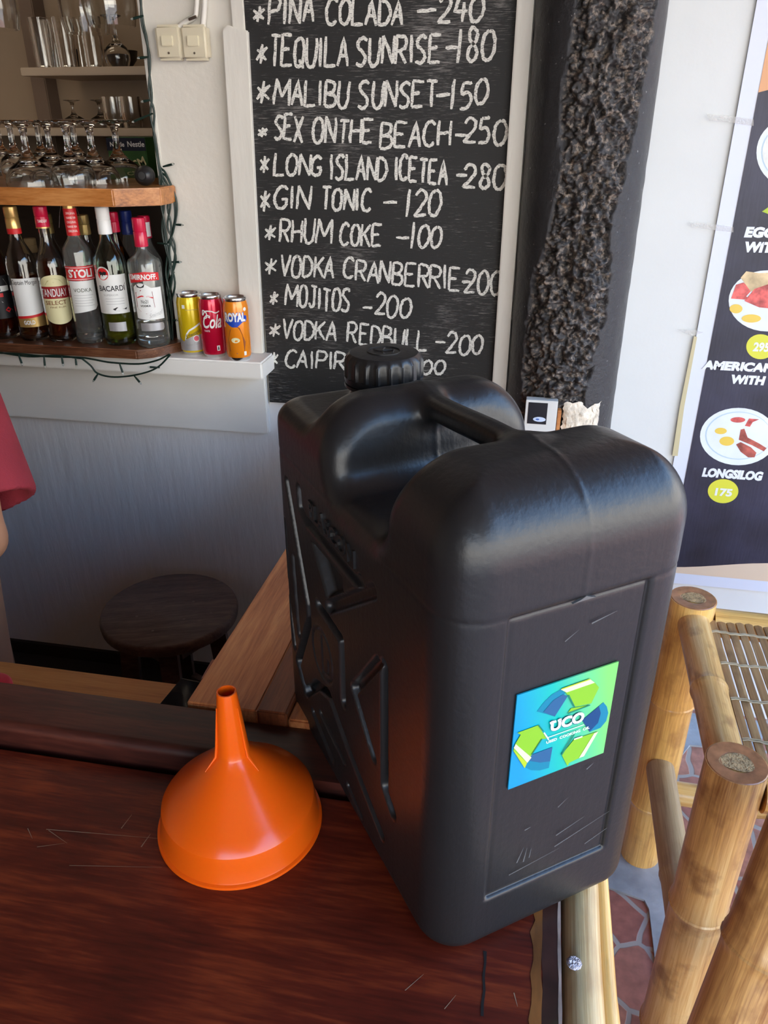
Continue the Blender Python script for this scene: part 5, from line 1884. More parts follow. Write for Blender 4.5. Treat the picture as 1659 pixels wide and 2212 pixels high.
def st_poly(name, pts, m, lift):
    V = [st_pt(st_uv(*q), lift) for q in pts]
    mobj(name, V, [tuple(range(len(V)))], m, stk, smooth=False)


def st_line(name, a, b, wd, m, lift):
    a, b = np.array(a, float), np.array(b, float)
    d = (b - a) / np.linalg.norm(b - a)
    nn = np.array([-d[1], d[0]]) * wd / 2
    st_poly(name, [a - nn, a + nn, b + nn, b - nn], m, lift)


st_poly('arrow_shadow_side', [(480, 710), (560, 600), (660, 500), (770, 440), (830, 480), (705, 775)], M_TEAL, .0010)
st_poly('arrow_inner_side', [(560, 715), (680, 570), (800, 500), (860, 522), (705, 775)], M_BLU, .0012)
st_poly('arrow', [(800, 440), (1185, 345), (1250, 415), (1158, 612), (950, 655), (870, 520)], M_LIME, .0014)
st_poly('arrow_highlight', [(762, 432), (1130, 308), (1192, 352), (840, 470)], M_LIMEL, .0016)
st_line('arrow_edge', (775, 425), (1130, 306), 14, M_YEL, .0018)
st_poly('arrow_tip', [(868, 722), (905, 672), (1135, 632), (1120, 640)], M_LIME, .0014)
st_line('arrow_outline', (862, 500), (945, 655), 16, M_DKG, .0018)
st_line('arrow_outline', (860, 735), (1140, 630), 12, M_DKG, .0018)
st_poly('arrow_shadow_side', [(1052, 825), (1315, 606), (1362, 660), (1382, 740), (1360, 840), (1290, 925), (1155, 976)], M_TEAL, .0010)
st_poly('arrow_inner_side', [(1052, 825), (1260, 652), (1285, 740), (1255, 860), (1150, 970)], M_NVY, .0012)
st_poly('arrow', [(805, 1248), (958, 1058), (1245, 968), (1060, 1280), (905, 1350), (885, 1392)], M_LIME, .0014)
st_poly('arrow_highlight', [(1205, 985), (1255, 965), (1085, 1270), (1022, 1292)], M_LIMEL, .0016)
st_line('arrow_outline', (802, 1245), (956, 985), 15, M_DKG, .0018)
st_line('arrow_dash', (950, 1055), (1055, 1022), 15, M_WLAB, .0018)
st_poly('arrow_shadow_side', [(350, 1400), (420, 1250), (690, 1155), (655, 1415), (540, 1445), (430, 1440)], M_TEAL, .0010)
st_poly('arrow_inner_side', [(420, 1250), (690, 1155), (665, 1330), (540, 1345), (400, 1320)], M_BLU, .0012)
st_poly('arrow', [(240, 968), (500, 876), (608, 1045), (552, 1050), (425, 1252), (385, 1315), (345, 1408), (196, 1190), (215, 1110), (282, 992)], M_LIME, .0014)
st_poly('arrow_highlight', [(198, 1150), (222, 1105), (425, 1275), (375, 1340)], M_LIMEL, .0016)
st_poly('arrow_edge', [(196, 1180), (375, 1340), (345, 1408)], M_YEL, .0015)
st_line('arrow_outline', (500, 876), (560, 946), 16, M_DKG, .0018)
st_line('arrow_dash', (570, 965), (632, 1055), 16, M_WLAB, .0018)
st_line('arrow_outline', (424, 1240), (548, 1045), 13, M_DKG, .0018)


def st_text(body, bl_, br_, tl_, bold, shear, m, lift):
    Vt, Ft = text2d(body, bold, shear)
    wd = Vt[:, 0].max()
    a, b, c = st_uv(*bl_), st_uv(*br_), st_uv(*tl_)
    V = [st_pt(a + (b - a) * q[0] / wd + (c - a) * q[1], lift) for q in Vt]
    mobj('sticker_lettering', V, [tuple(f) for f in Ft], m, stk, smooth=False)


st_text('UCO', (655, 955), (1070, 830), (640, 835), 0.055, 0.12, M_NVY, .0018)
st_text('UCO', (652, 948), (1072, 820), (640, 832), 0.045, 0.12, M_WLAB, .0021)
st_line('letter_serif', (638, 848), (715, 822), 26, M_WLAB, .0021)
st_line('letter_serif', (735, 818), (782, 802), 26, M_WLAB, .0021)
st_line('rule', (620, 1026), (1070, 872), 7, M_WLAB, .0019)
st_text('USED  COOKING  OIL', (602, 1103), (1140, 918), (600, 1072), 0.02, 0.0, M_WLAB, .0020)
# scuffs on the near end
sc2 = MB()
for (a, b, c_, d_, wd) in [(0.060, 0.070, 0.105, 0.076, .0004), (0.100, 0.092, 0.125, 0.100, .0005), (0.100, 0.080, 0.150, 0.094, .0005), (0.066, 0.080, 0.071, 0.094, .0005), (0.072, 0.078, 0.074, 0.092, .0005), (0.077, 0.080, 0.078, 0.090, .0004), (0.105, 0.282, 0.125, 0.286, .0006), (0.085, 0.274, 0.095, 0.280, .0004), (0.120, 0.150, 0.126, 0.154, .0006), (0.098, 0.122, 0.106, 0.128, .0004), (0.070, 0.112, 0.075, 0.113, .0006), (0.130, 0.068, 0.158, 0.078, .0004)]:
    d = np.array([c_ - a, d_ - b])
    nn = np.array([-d[1], d[0]]) / np.linalg.norm(d) * wd
    xx = 0.0008
    sc2.add([(xx, -(a - nn[0]), b - nn[1]), (xx, -(a + nn[0]), b + nn[1]), (xx, -(c_ + nn[0] * .2), d_ + nn[1] * .2), (xx, -(c_ - nn[0] * .2), d_ - nn[1] * .2)], [(0, 1, 2, 3)])
sc2.build('scuff_marks', mat('grey_scuff', (0.085, 0.09, 0.095), 0.7), jc, smooth=False)
# torn flap at the top of the panel
MB().prism([(-0.086, 0.3030), (-0.104, 0.3035), (-0.100, 0.3045), (-0.096, 0.3062), (-0.092, 0.3044)], 'x', -0.0008, 0.0012).build('moulding_flash', mat('grey_flash', (0.10, 0.10, 0.10), 0.5), jc, smooth=False)

# ================================================================== FUNNEL
fc = onz(521, 1772, TZ)
fm, ft, fp = new_mat('orange_plastic')
fp.inputs['Base Color'].default_value = (0.80, 0.105, 0.004, 1)
fp.inputs['Roughness'].default_value = 0.20
fp.inputs['Subsurface Weight'].default_value = 0.25
fp.inputs['Subsurface Radius'].default_value = (0.02, 0.006, 0.002)
fp.inputs['Subsurface Scale'].default_value = 0.4
fn = thing('funnel', 'shiny orange plastic funnel standing upside down on the dark counter', 'funnel', (fc[0], fc[1], TZ + 0.0003), math.radians(-95))
outp = [(0.0730, 0.0), (0.0738, 0.0012), (0.0735, 0.0035), (0.0712, 0.0045), (0.0705, 0.0060), (0.0690, 0.0200), (0.0672, 0.0300), (0.0640, 0.0345), (0.0580, 0.0400), (0.0460, 0.0520), (0.0340, 0.0640), (0.0220, 0.0765), (0.0150, 0.0835), (0.0142, 0.0850), (0.0134, 0.0930), (0.0110, 0.1200), (0.0082, 0.1480), (0.0080, 0.1490)]
inn = [(0.0068, 0.1490), (0.0070, 0.1470), (0.0098, 0.1190), (0.0120, 0.0930), (0.0127, 0.0855), (0.0140, 0.0815), (0.0207, 0.0745), (0.0327, 0.0620), (0.0447, 0.0500), (0.0567, 0.0380), (0.0627, 0.0325), (0.0657, 0.0285), (0.0675, 0.0200), (0.0690, 0.0050), (0.0700, 0.0)]
MB().lathe(outp + inn, 96, close=True).build('cone', fm, fn, angle=24)
for k in range(3):
    a = k * 2 * PI / 3 + 0.6 + 0.75
    c_, s_ = math.cos(a), math.sin(a)
    pts = [(0.026, 0.0730), (0.0155, 0.0845), (0.0138, 0.0955), (0.0098, 0.135)]
    rb = MB()
    rb.tube([((r_ + 0.0003) * c_, (r_ + 0.0003) * s_, z_) for r_, z_ in pts], [0.0004, 0.0014, 0.0012, 0.0004], 6)
    rb.build('rib', fm, fn)
hk = MB().prism([(0.0700, -0.014), (0.082, -0.010), (0.086, 0.0), (0.082, 0.010), (0.0700, 0.014)], 'z', 0.0006, 0.0030, 0.0005)
tab = hk.build('hanging_tab', fm, fn)
tab.rotation_euler = (0, 0, math.radians(150))

# ================================================================== BAMBOO STOOLS


def bamboo(name, p0, p1, r, nodes, m, parent, seg=24, taper=0.0, hollow=False, wob=0.0):
    """a cane: swollen rings at node fractions; optional hollow cut end at p1"""
    p0, p1 = np.array(p0, float), np.array(p1, float)
    L_ = np.linalg.norm(p1 - p0)
    ts = set(np.linspace(0, 1, 14))
    for q in nodes:
        for d in (-0.016, -0.009, -0.004, -0.0015, 0.0015, 0.005, 0.014):
            ts.add(q + d / L_)
    ts = sorted(t_ for t_ in ts if 0 <= t_ <= 1)
    pts, rad = [], []
    for t_ in ts:
        rr = r * (1 - taper * t_)
        for q in nodes:
            d = (t_ - q) * L_
            rr *= 1 + 0.09 * math.exp(-(d / 0.008) ** 2) - 0.05 * math.exp(-((d - 0.002) / 0.0016) ** 2)
        pts.append(p0 + (p1 - p0) * t_ + np.array([math.sin(t_ * 5), math.cos(t_ * 4), 0]) * wob)
        rad.append(rr)
    o = MB().tube(pts, rad, seg).build(name, m, parent, grain=True)
    if hollow:
        ax = (p1 - p0) / L_
        q_ = Vector(ax).to_track_quat('Z', 'Y')
        re = rad[-1]
        e = MB()
        e.lathe([(re * 0.99, -0.0005), (re * 0.95, 0.0012), (re * 0.52, 0.0012), (re * 0.46, 0.0005)], 30)
        e.V = [tuple(Vector(pts[-1]) + q_ @ Vector(v)) for v in e.V]
        e.build('cut_end', M_CUTEND, o)
        e = MB()
        V, F = [], []
        for k in range(24):
            a = 2 * PI * k / 24
            rr = re * (0.50 + 0.04 * math.sin(3 * a + 1))
            V.append((rr * math.cos(a) * 1.1, rr * math.sin(a) * 0.85, 0.0013))
        for k in range(24):
            a = 2 * PI * k / 24
            V.append((0.9 * V[k][0] * 0.9, 0.9 * V[k][1] * 0.9, 0.0009))
        F = [(k, (k + 1) % 24, 24 + (k + 1) % 24, 24 + k) for k in range(24)] + [tuple(range(24, 48))]
        e.add([tuple(Vector(pts[-1]) + q_ @ Vector(v)) for v in V], F)
        e.build('hollow', M_PITH, o, smooth=False)
    return o


def bamboo_stool(label, near, far, seat_z, width, group):
    ptop = seat_z + 0.030
    n_near = ony(1510, 1950, near[1])[2] / ptop
    n_far = ony(1475, 1510, far[1])[2] / ptop
    z_rung = ony(1500, 1718, far[1])[2]
    z_b0, z_b1 = ony(1402, 1665, far[1] - 0.05)[2], ony(1462, 1985, near[1] + 0.05)[2]
    """two posts on the left (near / far ends), seat of split slats towards +x"""
    near, far = np.array(near), np.array(far)
    t = thing('bamboo_stool', label, 'stool', (near[0], near[1], 0), 0, group)
    o = np.array([near[0], near[1], 0])
    ax = (far - near)
    dep_ = np.linalg.norm(ax)
    ax = ax / dep_
    sd = np.array([ax[1], -ax[0]])
    def P(a, s_, z):
        q = near + ax * a + sd * s_
        return np.array([q[0] - o[0], q[1] - o[1], z])
    R = 0.043
    bamboo('post', P(0, 0, 0.0), P(0, 0, seat_z + 0.030), R, [n_near - 0.45, n_near], M_BAMBOO_D, t, hollow=True)
    bamboo('post', P(dep_, 0, 0.0), P(dep_, 0, seat_z + 0.030), R, [n_far - 0.40, n_far], M_BAMBOO, t, hollow=True)
    bamboo('post', P(0, width, 0.0), P(0, width, seat_z + 0.030), R, [0.3, 0.7], M_BAMBOO, t, hollow=True)
    bamboo('post', P(dep_, width, 0.0), P(dep_, width, seat_z + 0.030), R, [0.35, 0.74], M_BAMBOO_D, t, hollow=True)
    zr = seat_z - 0.020
    bamboo('seat_rail', P(dep_ - R * 0.6, 0.002, zr + 0.012), P(R * 0.6, 0.002, zr + 0.004), 0.029, [0.52], M_BAMBOO_D, t)
    bamboo('seat_rail', P(dep_ - R, width, zr), P(R, width, zr), 0.028, [0.4], M_BAMBOO, t)
    bamboo('seat_rail', P(dep_, R, zr), P(dep_, width - R, zr), 0.028, [0.55], M_BAMBOO, t)
    bamboo('seat_rail', P(0, R, zr), P(0, width - R, zr), 0.028, [0.45], M_BAMBOO, t)
    # slats run front to back, tied by cane threads
    x0, x1 = 0.030, width - 0.030
    ns = 22
    for i in range(ns):
        xa = x0 + (x1 - x0) * i / ns
        wd = (x1 - x0) / ns * 0.80
        z = seat_z - 0.004 + rng.normal(0, 0.0006)
        mb = MB()
        n_ = 9
        V, F, G_ = [], [], []
        go = rng.uniform(0, 9)
        for k in range(n_ + 1):
            a = 0.018 + (dep_ - 0.036) * k / n_
            for s_, dz in ((0, -0.0018), (0, 0.0010), (0.5, 0.0022), (1, 0.0010), (1, -0.0018)):
                q = P(a, xa + wd * s_ + rng.normal(0, 0.0003), z + dz)
                V.append(q)
                G_.append((go + s_ * 0.03, go * 0.7 + dz, a + go))
        for k in range(n_):
            for j in range(5):
                j2 = (j + 1) % 5
                F.append((k * 5 + j, k * 5 + j2, (k + 1) * 5 + j2, (k + 1) * 5 + j))
        F += [(4, 3, 2, 1, 0), tuple(n_ * 5 + j for j in range(5))]
        mb.add(V, F, G_)
        mb.build('seat_slat', M_SLAT, t, grain=True, angle=60)
    for fr in (0.20, 0.42, 0.64, 0.86):
        pts = []
        for i in range(ns * 2 + 1):
            s_ = x0 + (x1 - x0) * i / (ns * 2)
            pts.append(P(dep_ * fr + 0.0015 * math.sin(i), s_, seat_z - 0.004 + (0.0034 if i % 2 else 0.0020)))
        MB().tube(pts, 0.0014, 6).build('cane_tie', M_BAMBOO_P, t, grain=True)
        MB().tube([p_ + np.array([0, 0.004, 0.0]) for p_ in pts], 0.0013, 6).build('cane_tie', M_BAMBOO_P, t, grain=True)
    # rungs and brace
    bamboo('rung', P(dep_, R * 0.7, z_rung), P(dep_, width - R * 0.7, z_rung), 0.026, [0.5], M_BAMBOO, t)
    bamboo('rung', P(0, R * 0.7, 0.22), P(0, width - R * 0.7, 0.22), 0.024, [0.45], M_BAMBOO, t)
    bamboo('rung', P(dep_ - 0.03, width, 0.26), P(0.03, width, 0.26), 0.024, [0.6], M_BAMBOO, t)
    bamboo('brace', P(dep_ - 0.040, -0.004, z_b0), P(0.035, 0.0, z_b1), 0.0285, [0.72], M_BAMBOO_P, t)
    return t


bz = 0.68
nr = onz(1592, 1648, bz + 0.030)
fr_ = onz(1498, 1292, bz + 0.030)
bamboo_stool('bamboo stool with split-slat seat beside the black container, standing by the white wall', nr[:2], fr_[:2], bz, 0.42, 'bamboo stools')

# second bamboo seat, nearer: only its leaning post shows at the lower right corner
s2 = thing('bamboo_chair', 'bamboo chair nearest the camera, only a thick leaning post showing at the lower right corner', 'chair', (0, 0, 0), 0, 'bamboo stools')
c1 = onz(1672, 2000, 0.70)
pa = np.array(c1)
pb_ = np.array(onz(1590, 2225, 0.62))
dr_ = (pa - pb_) / np.linalg.norm(pa - pb_)
b0 = pb_ - dr_ * 0.0
b1 = pa + dr_ * 0.10
bot = np.array([b0[0] - 0.06, b0[1] - 0.06, 0.0])
bamboo('backrest_post', bot, b1 + (b1 - bot) * 0.02, 0.046, [0.32, 0.80], M_BAMBOO_D, s2, hollow=True)
rt_ = np.array([0.40, 0.02, 0])
bamboo('backrest_post', bot + rt_, b1 + rt_, 0.046, [0.35, 0.72], M_BAMBOO, s2, hollow=True)
bamboo('front_leg', bot + np.array([0.05, -0.40, 0]), bot + np.array([0.05, -0.40, 0.42]), 0.043, [0.5], M_BAMBOO, s2, hollow=True)
bamboo('front_leg', bot + rt_ + np.array([0.0, -0.40, 0]), bot + rt_ + np.array([0.0, -0.40, 0.42]), 0.043, [0.5], M_BAMBOO_D, s2, hollow=True)
mid = bot + (b1 - bot) * 0.55
for zz, nm in ((0.95, 'back_rail'), (0.55, 'seat_rail')):
    q0 = bot + (b1 - bot) * zz
    bamboo(nm, q0 + np.array([0.035, 0, 0]), q0 + rt_ - np.array([0.035, 0, 0]), 0.027, [0.5], M_BAMBOO, s2)
bamboo('seat_rail', mid - np.array([0, 0.03, 0.0]), bot + np.array([0.05, -0.37, 0.38]), 0.027, [0.5], M_BAMBOO, s2)
bamboo('seat_rail', mid + rt_ - np.array([0, 0.03, 0]), bot + rt_ + np.array([0, -0.37, 0.38]), 0.027, [0.5], M_BAMBOO, s2)

# ================================================================== BANNER ON THE RIGHT WALL
BY = RY - 0.006
bn = thing('menu_banner', 'dark blue food menu banner with white edge hanging on the white wall', 'banner', (0, 0, 0))
M_BWHITE = mat('banner_white', (0.62, 0.66, 0.76), 0.35)
M_BDARK = mat('banner_navy', (0.022, 0.022, 0.042), 0.42, var=(7, 0.5), bump=(160, 0.15, (1, 1, 0.1)))
M_BORANGE = mat('banner_orange', (0.66, 0.33, 0.16), 0.4)
M_BBEIGE = mat('banner_beige', (0.66, 0.52, 0.38), 0.4)
M_PLATE = mat('printed_plate', (0.66, 0.72, 0.78), 0.4, var=(20, 0.06))
M_PLATER = mat('printed_plate_rim', (0.42, 0.55, 0.64), 0.4)
M_YOLK = mat('printed_yolk', (0.70, 0.50, 0.08), 0.4)
M_RICE = mat('printed_rice', (0.72, 0.74, 0.70), 0.5, var=(60, 0.1))
M_MEAT = mat('printed_meat', (0.34, 0.08, 0.06), 0.4, var=(50, 0.5))
M_BACON = mat('printed_bacon', (0.58, 0.10, 0.09), 0.4, var=(60, 0.5))
M_TOAST = mat('printed_toast', (0.60, 0.46, 0.26), 0.5, var=(40, 0.3))
M_PRICE = mat('printed_lime_disc', (0.60, 0.60, 0.05), 0.4)
M_BTXT = mat('banner_white_ink', (0.68, 0.72, 0.80), 0.4)


def bpt(q, lift):
    return ony(q[0], q[1], BY - lift)


def bpoly(name, pts, m, lift, parent=bn):
    V = [bpt(q, lift) for q in pts]
    return mobj(name, V, [tuple(range(len(V)))], m, parent, smooth=False)


a0, a1 = ony(1635, 0, BY), ony(1455, 1000, BY)
xb = (a0[0] + a1[0]) / 2
zb0 = ony(1500, 1264, BY)[2]
V = [(xb, BY, zb0), (xb + 1.05, BY, zb0), (xb + 1.05, BY, 2.30), (xb, BY, 2.30)]
sheet = MB().box(xb, xb + 1.05, BY, BY + 0.0015, zb0, 2.30)
sheet.build('banner_sheet', M_BWHITE, bn, smooth=False)
xd = xb + 0.034
ztop = ony(1622, 200, BY)[2]
zw = lambda y: ony(1560, y, BY)[2]
# dark field: straight left edge, curved top, waved bottom
bot_pts = []
for k in range(25):
    u = k / 24
    x = xd + (1.05 - 0.068) * u
    bot_pts.append((x, zw(1222) + 0.024 * math.sin(-1.2 + u * 9.0) * 0.9 + 0.002))
top_pts = []
for k in range(25):
    u = k / 24
    x = xd + (1.05 - 0.068) * u
    top_pts.append((x, ztop + 0.05 * math.sin(u * 5.0)))
poly = bot_pts + top_pts[::-1]
zb1 = ony(1500, 1241, BY)[2]
MB().add([(xd, BY - 0.0006, zb1), (xd + 0.982, BY - 0.0006, zb1), (xd + 0.982, BY - 0.0006, ztop), (xd, BY - 0.0006, ztop)], [(0, 1, 2, 3)]).build('beige_field', M_BBEIGE, bn, smooth=False)
MB().add([(xd, BY - 0.0008, ztop - 0.08), (xd + 0.982, BY - 0.0008, ztop - 0.08), (xd + 0.982, BY - 0.0008, 2.27), (xd, BY - 0.0008, 2.27)], [(0, 1, 2, 3)]).build('orange_field', M_BORANGE, bn, smooth=False)
V, F = [], []
for (x, z), (x2, z2) in zip(bot_pts, top_pts):
    V += [(x, BY - 0.0012, z), (x2, BY - 0.0012, z2)]
F = [(2 * k, 2 * k + 2, 2 * k + 3, 2 * k + 1) for k in range(24)]
mobj('navy_field', V, F, M_BDARK, bn, smooth=False)


def disc(name, cx_, cy_, rx, ry, m, lift, parent=bn, n=36):
    return bpoly(name, [(cx_ + rx * math.cos(2 * PI * k / n), cy_ - ry * math.sin(2 * PI * k / n)) for k in range(n)], m, lift, parent)


p = disc('plate_picture', 1595, 943, 83, 62, M_PLATE, 0.0016)
disc('plate_rim', 1595, 941, 72, 52, M_PLATER, 0.0017, p)
disc('plate_well', 1596, 941, 70, 50, M_PLATE, 0.0018, p)
disc('egg_yolk', 1570, 953, 16, 10, M_YOLK, 0.0021, p)
disc('egg_yolk', 1557, 931, 13, 7, M_YOLK, 0.0021, p)
disc('sauce', 1594, 907, 16, 6, M_BACON, 0.0021, p)
bpoly('longganisa', [(1590, 960), (1600, 955), (1622, 966), (1634, 978), (1630, 988), (1616, 988), (1600, 976)], M_MEAT, 0.0021, p)
bpoly('longganisa', [(1596, 950), (1600, 928), (1608, 926), (1615, 945), (1640, 958), (1656, 968), (1650, 975), (1625, 962)], M_MEAT, 0.0022, p)
bpoly('tomato', [(1609, 920), (1618, 904), (1640, 906), (1626, 912), (1620, 922)], M_BACON, 0.0021, p)
p = disc('plate_picture', 1657, 650, 83, 66, M_PLATE, 0.0016)
disc('egg_yolk', 1590, 667, 14, 10, M_YOLK, 0.0021, p)
disc('egg_yolk', 1623, 688, 21, 9, M_YOLK, 0.0021, p)
bpoly('bacon', [(1579, 645), (1590, 615), (1606, 610), (1625, 626), (1612, 640), (1620, 648)], M_BACON, 0.0020, p)
bpoly('toast', [(1600, 600), (1612, 586), (1640, 590), (1680, 588), (1690, 618), (1650, 618), (1622, 630)], M_TOAST, 0.0021, p)
bpoly('bacon', [(1608, 650), (1630, 624), (1665, 612), (1700, 640), (1680, 668), (1640, 664)], M_BACON, 0.0022, p)
p = disc('plate_picture', 1702, 330, 68, 72, M_PLATE, 0.0016)
disc('plate_rim', 1702, 330, 58, 60, M_PLATER, 0.0017, p)
disc('plate_well', 1703, 330, 56, 58, M_RICE, 0.0018, p)
bpoly('leaf_garnish', [(1646, 457), (1659, 448), (1680, 455), (1664, 464)], M_YEL, 0.0016)
for cx_, cy_, rx, ry, tx in ((1562, 1061, 33, 26, '175'), (1643, 749, 31, 27, '295')):
    p = disc('price_disc', cx_, cy_, rx, ry, M_PRICE, 0.0016)
    q0 = bpt((cx_ - rx * 0.56, cy_ + ry * 0.32), 0.0020)
    q1 = bpt((cx_ + rx * 0.56, cy_ + ry * 0.34), 0.0020)
    text_on('price_lettering', tx, M_BTXT, p, q0, (1, 0, 0), (0, 0, 1), 0.019, q1[0] - q0[0], 0.04)
for body, bl_, wpx, hpx in (('EGG', (1607, 511), 66, 20), ('WITH', (1606, 543), 82, 20), ('AMERICAN', (1516, 796), 156, 17), ('WITH', (1577, 827), 74, 17), ('C', (1658, 831), 16, 17), ('LONGSILOG', (1516, 1028), 130, 17)):
    q0, q1 = bpt(bl_, 0.0018), bpt((bl_[0] + wpx, bl_[1] + wpx * 0.06), 0.0018)
    ht = bpt((bl_[0], bl_[1] - hpx), 0.0018)[2] - q0[2]
    text_on('menu_lettering', body, M_BTXT, bn, (q0[0], BY - 0.0018, q0[2]), (1, 0, 0), (0, 0, 1), ht, q1[0] - q0[0], 0.065, 0.08)
M_TAPE = mat('clear_tape', (0.74, 0.72, 0.66), 0.12, bump=(300, 0.6))
M_TAPE.node_tree.nodes['Principled BSDF'].inputs['Alpha'].default_value = 0.35
for pts in ([(1490, 480), (1540, 484), (1584, 490), (1584, 502), (1538, 496), (1494, 490)], [(1526, 246), (1590, 252), (1628, 258), (1628, 272), (1560, 262), (1532, 260)], [(1462, 712), (1500, 712), (1520, 718), (1496, 726)]):
    bpoly('tape', pts, M_TAPE, 0.0024)
bpoly('yellowed_tape', [(1499, 726), (1506, 728), (1478, 880), (1464, 985), (1452, 985), (1468, 880)], mat('old_tape', (0.52, 0.46, 0.28), 0.4), 0.0022)

# ================================================================== SMALL PICTURE BY THE COLUMN
cy_ = 1.631
q0, q1 = ony(1095, 962, cy_), ony(1196, 962, cy_)
ztop_ = ony(1180, 866, cy_)[2]
fr2 = thing('framed_picture', 'small white-framed dark picture with a pale blue oval, fixed low on the black column', 'picture', (0, 0, 0))
MB().box(max(q0[0], 0.0), q1[0], cy_, cy_ + 0.024, ztop_ - 0.075, ztop_, 0.001).build('frame', mat('white_frame', (0.66, 0.68, 0.66), 0.4), fr2, angle=30)
x1_ = ony(1181, 900, cy_)[0]
zl_ = ony(1180, 917, cy_)[2]
MB().box(max(q0[0], 0.0) + 0.006, x1_, cy_ - 0.001, cy_ + 0.0, zl_, ztop_ - 0.005).build('dark_print', mat('dark_print', (0.012, 0.012, 0.016), 0.25), fr2, smooth=False)
V = []
oc = ony(1165, 906, cy_ - 0.0014)
for k in range(28):
    a = 2 * PI * k / 28
    V.append((oc[0] + 0.0135 * math.cos(a), cy_ - 0.0014, oc[2] + 0.0055 * math.sin(a)))
mobj('oval_badge', V, [tuple(range(28))], mat('pale_blue_print', (0.55, 0.66, 0.85), 0.4), fr2, smooth=False)
V = [(oc[0] - 0.004 + 0.004 * math.cos(2 * PI * k / 16), cy_ - 0.0018, oc[2] + 0.002 * math.sin(2 * PI * k / 16)) for k in range(16)]
mobj('badge_dot', V, [tuple(range(16))], mat('mid_blue_print', (0.06, 0.14, 0.45), 0.4), fr2, smooth=False)
ox0, ox1 = ony(1196, 900, cy_ + 0.015)[0], ony(1204, 900, cy_ + 0.015)[0]
tag(MB().box(q1[0] + 0.001, q1[0] + 0.009, cy_, cy_ + 0.02, ztop_ - 0.090, ony(1196, 886, cy_)[2], 0.001).build('wood_offcut', M_ORANGE), 'thin orange wood offcut on the column between the small picture and the bare plaster', 'offcut')

# ================================================================== PERSON BEHIND THE BAR
pn = thing('person', 'person in a dark red short-sleeved shirt standing behind the bar at the left edge', 'person', (-1.048, 0.99, 0.012))
M_SKIN = mat('skin', (0.42, 0.20, 0.11), 0.5, var=(14, 0.08))
M_SHIRT = mat('dark_red_cloth', (0.24, 0.018, 0.028), 0.85, bump=(420, 0.25), var=(10, 0.12))
M_PANTS = mat('tan_cloth', (0.25, 0.13, 0.075), 0.85, var=(12, 0.12))
M_HAIR = mat('black_hair', (0.012, 0.010, 0.009), 0.5)
h = 0.007
X, Y, Z, org = grid3(-0.36, 0.36, -0.34, 0.20, -0.01, 1.62, h)
# facing the guest: front is -y
hd = ell3(X, Y, Z, (0, -0.01, 1.465), (0.074, 0.092, 0.108))
hd = smin(hd, ell3(X, Y, Z, (0, -0.040, 1.405), (0.050, 0.055, 0.052)), 0.03)
hd = smin(hd, cap3(X, Y, Z, (0, -0.098, 1.475), (0, -0.112, 1.445), 0.010, 0.016), 0.012)
for s_ in (-1, 1):
    hd = smin(hd, ell3(X, Y, Z, (0.076 * s_, 0.005, 1.46), (0.013, 0.022, 0.032)), 0.01)
    hd = np.maximum(hd, -ell3(X, Y, Z, (0.030 * s_, -0.106, 1.478), (0.018, 0.014, 0.010)))
    hd = smin(hd, ell3(X, Y, Z, (0.030 * s_, -0.086, 1.477), (0.012, 0.012, 0.010)), 0.004)
hd = smin(hd, ell3(X, Y, Z, (0, -0.090, 1.408), (0.022, 0.012, 0.010)), 0.006)
B = smin(hd, cap3(X, Y, Z, (0, 0.005, 1.28), (0, 0.0, 1.40), 0.052, 0.050), 0.03)
B = smin(B, ell3(X, Y, Z, (0, 0.005, 1.12), (0.160, 0.098, 0.20)), 0.05)
B = smin(B, ell3(X, Y, Z, (0, 0.005, 0.86), (0.150, 0.10, 0.14)), 0.06)


def arm(sgn, sh, el, wr, fing_dir, pd, B):
    B = smin(B, cap3(X, Y, Z, sh, el, 0.046, 0.037), 0.03)
    B = smin(B, cap3(X, Y, Z, el, wr, 0.038, 0.025), 0.012)
    fd_ = np.array(fing_dir, float)
    fd_ /= np.linalg.norm(fd_)
    pd = np.array(pd, float)
    pd /= np.linalg.norm(pd)
    wr = np.array(wr, float)
    pc_ = wr + fd_ * 0.085
    for k in (-1, 0, 1):
        B = smin(B, cap3(X, Y, Z, wr + pd * 0.012 * k, pc_ + pd * 0.024 * k, 0.018, 0.012), 0.012)
    for k, ln in zip((-1.5, -0.5, 0.5, 1.5), (0.060, 0.072, 0.068, 0.052)):
        a = pc_ + pd * 0.0205 * k
        b = a + fd_ * ln * 0.55 + np.array([0, 0, -0.004])
        c = b + fd_ * ln * 0.45 + np.array([0, 0, -0.012])
        B = np.minimum(B, cap3(X, Y, Z, a, b, 0.0095, 0.0088))
        B = np.minimum(B, cap3(X, Y, Z, b, c, 0.0088, 0.0075))
    a = wr + fd_ * 0.025 - pd * 0.020 * sgn
    B = smin(B, cap3(X, Y, Z, a, a - pd * 0.032 * sgn + fd_ * 0.030, 0.013, 0.009), 0.006)
    return B


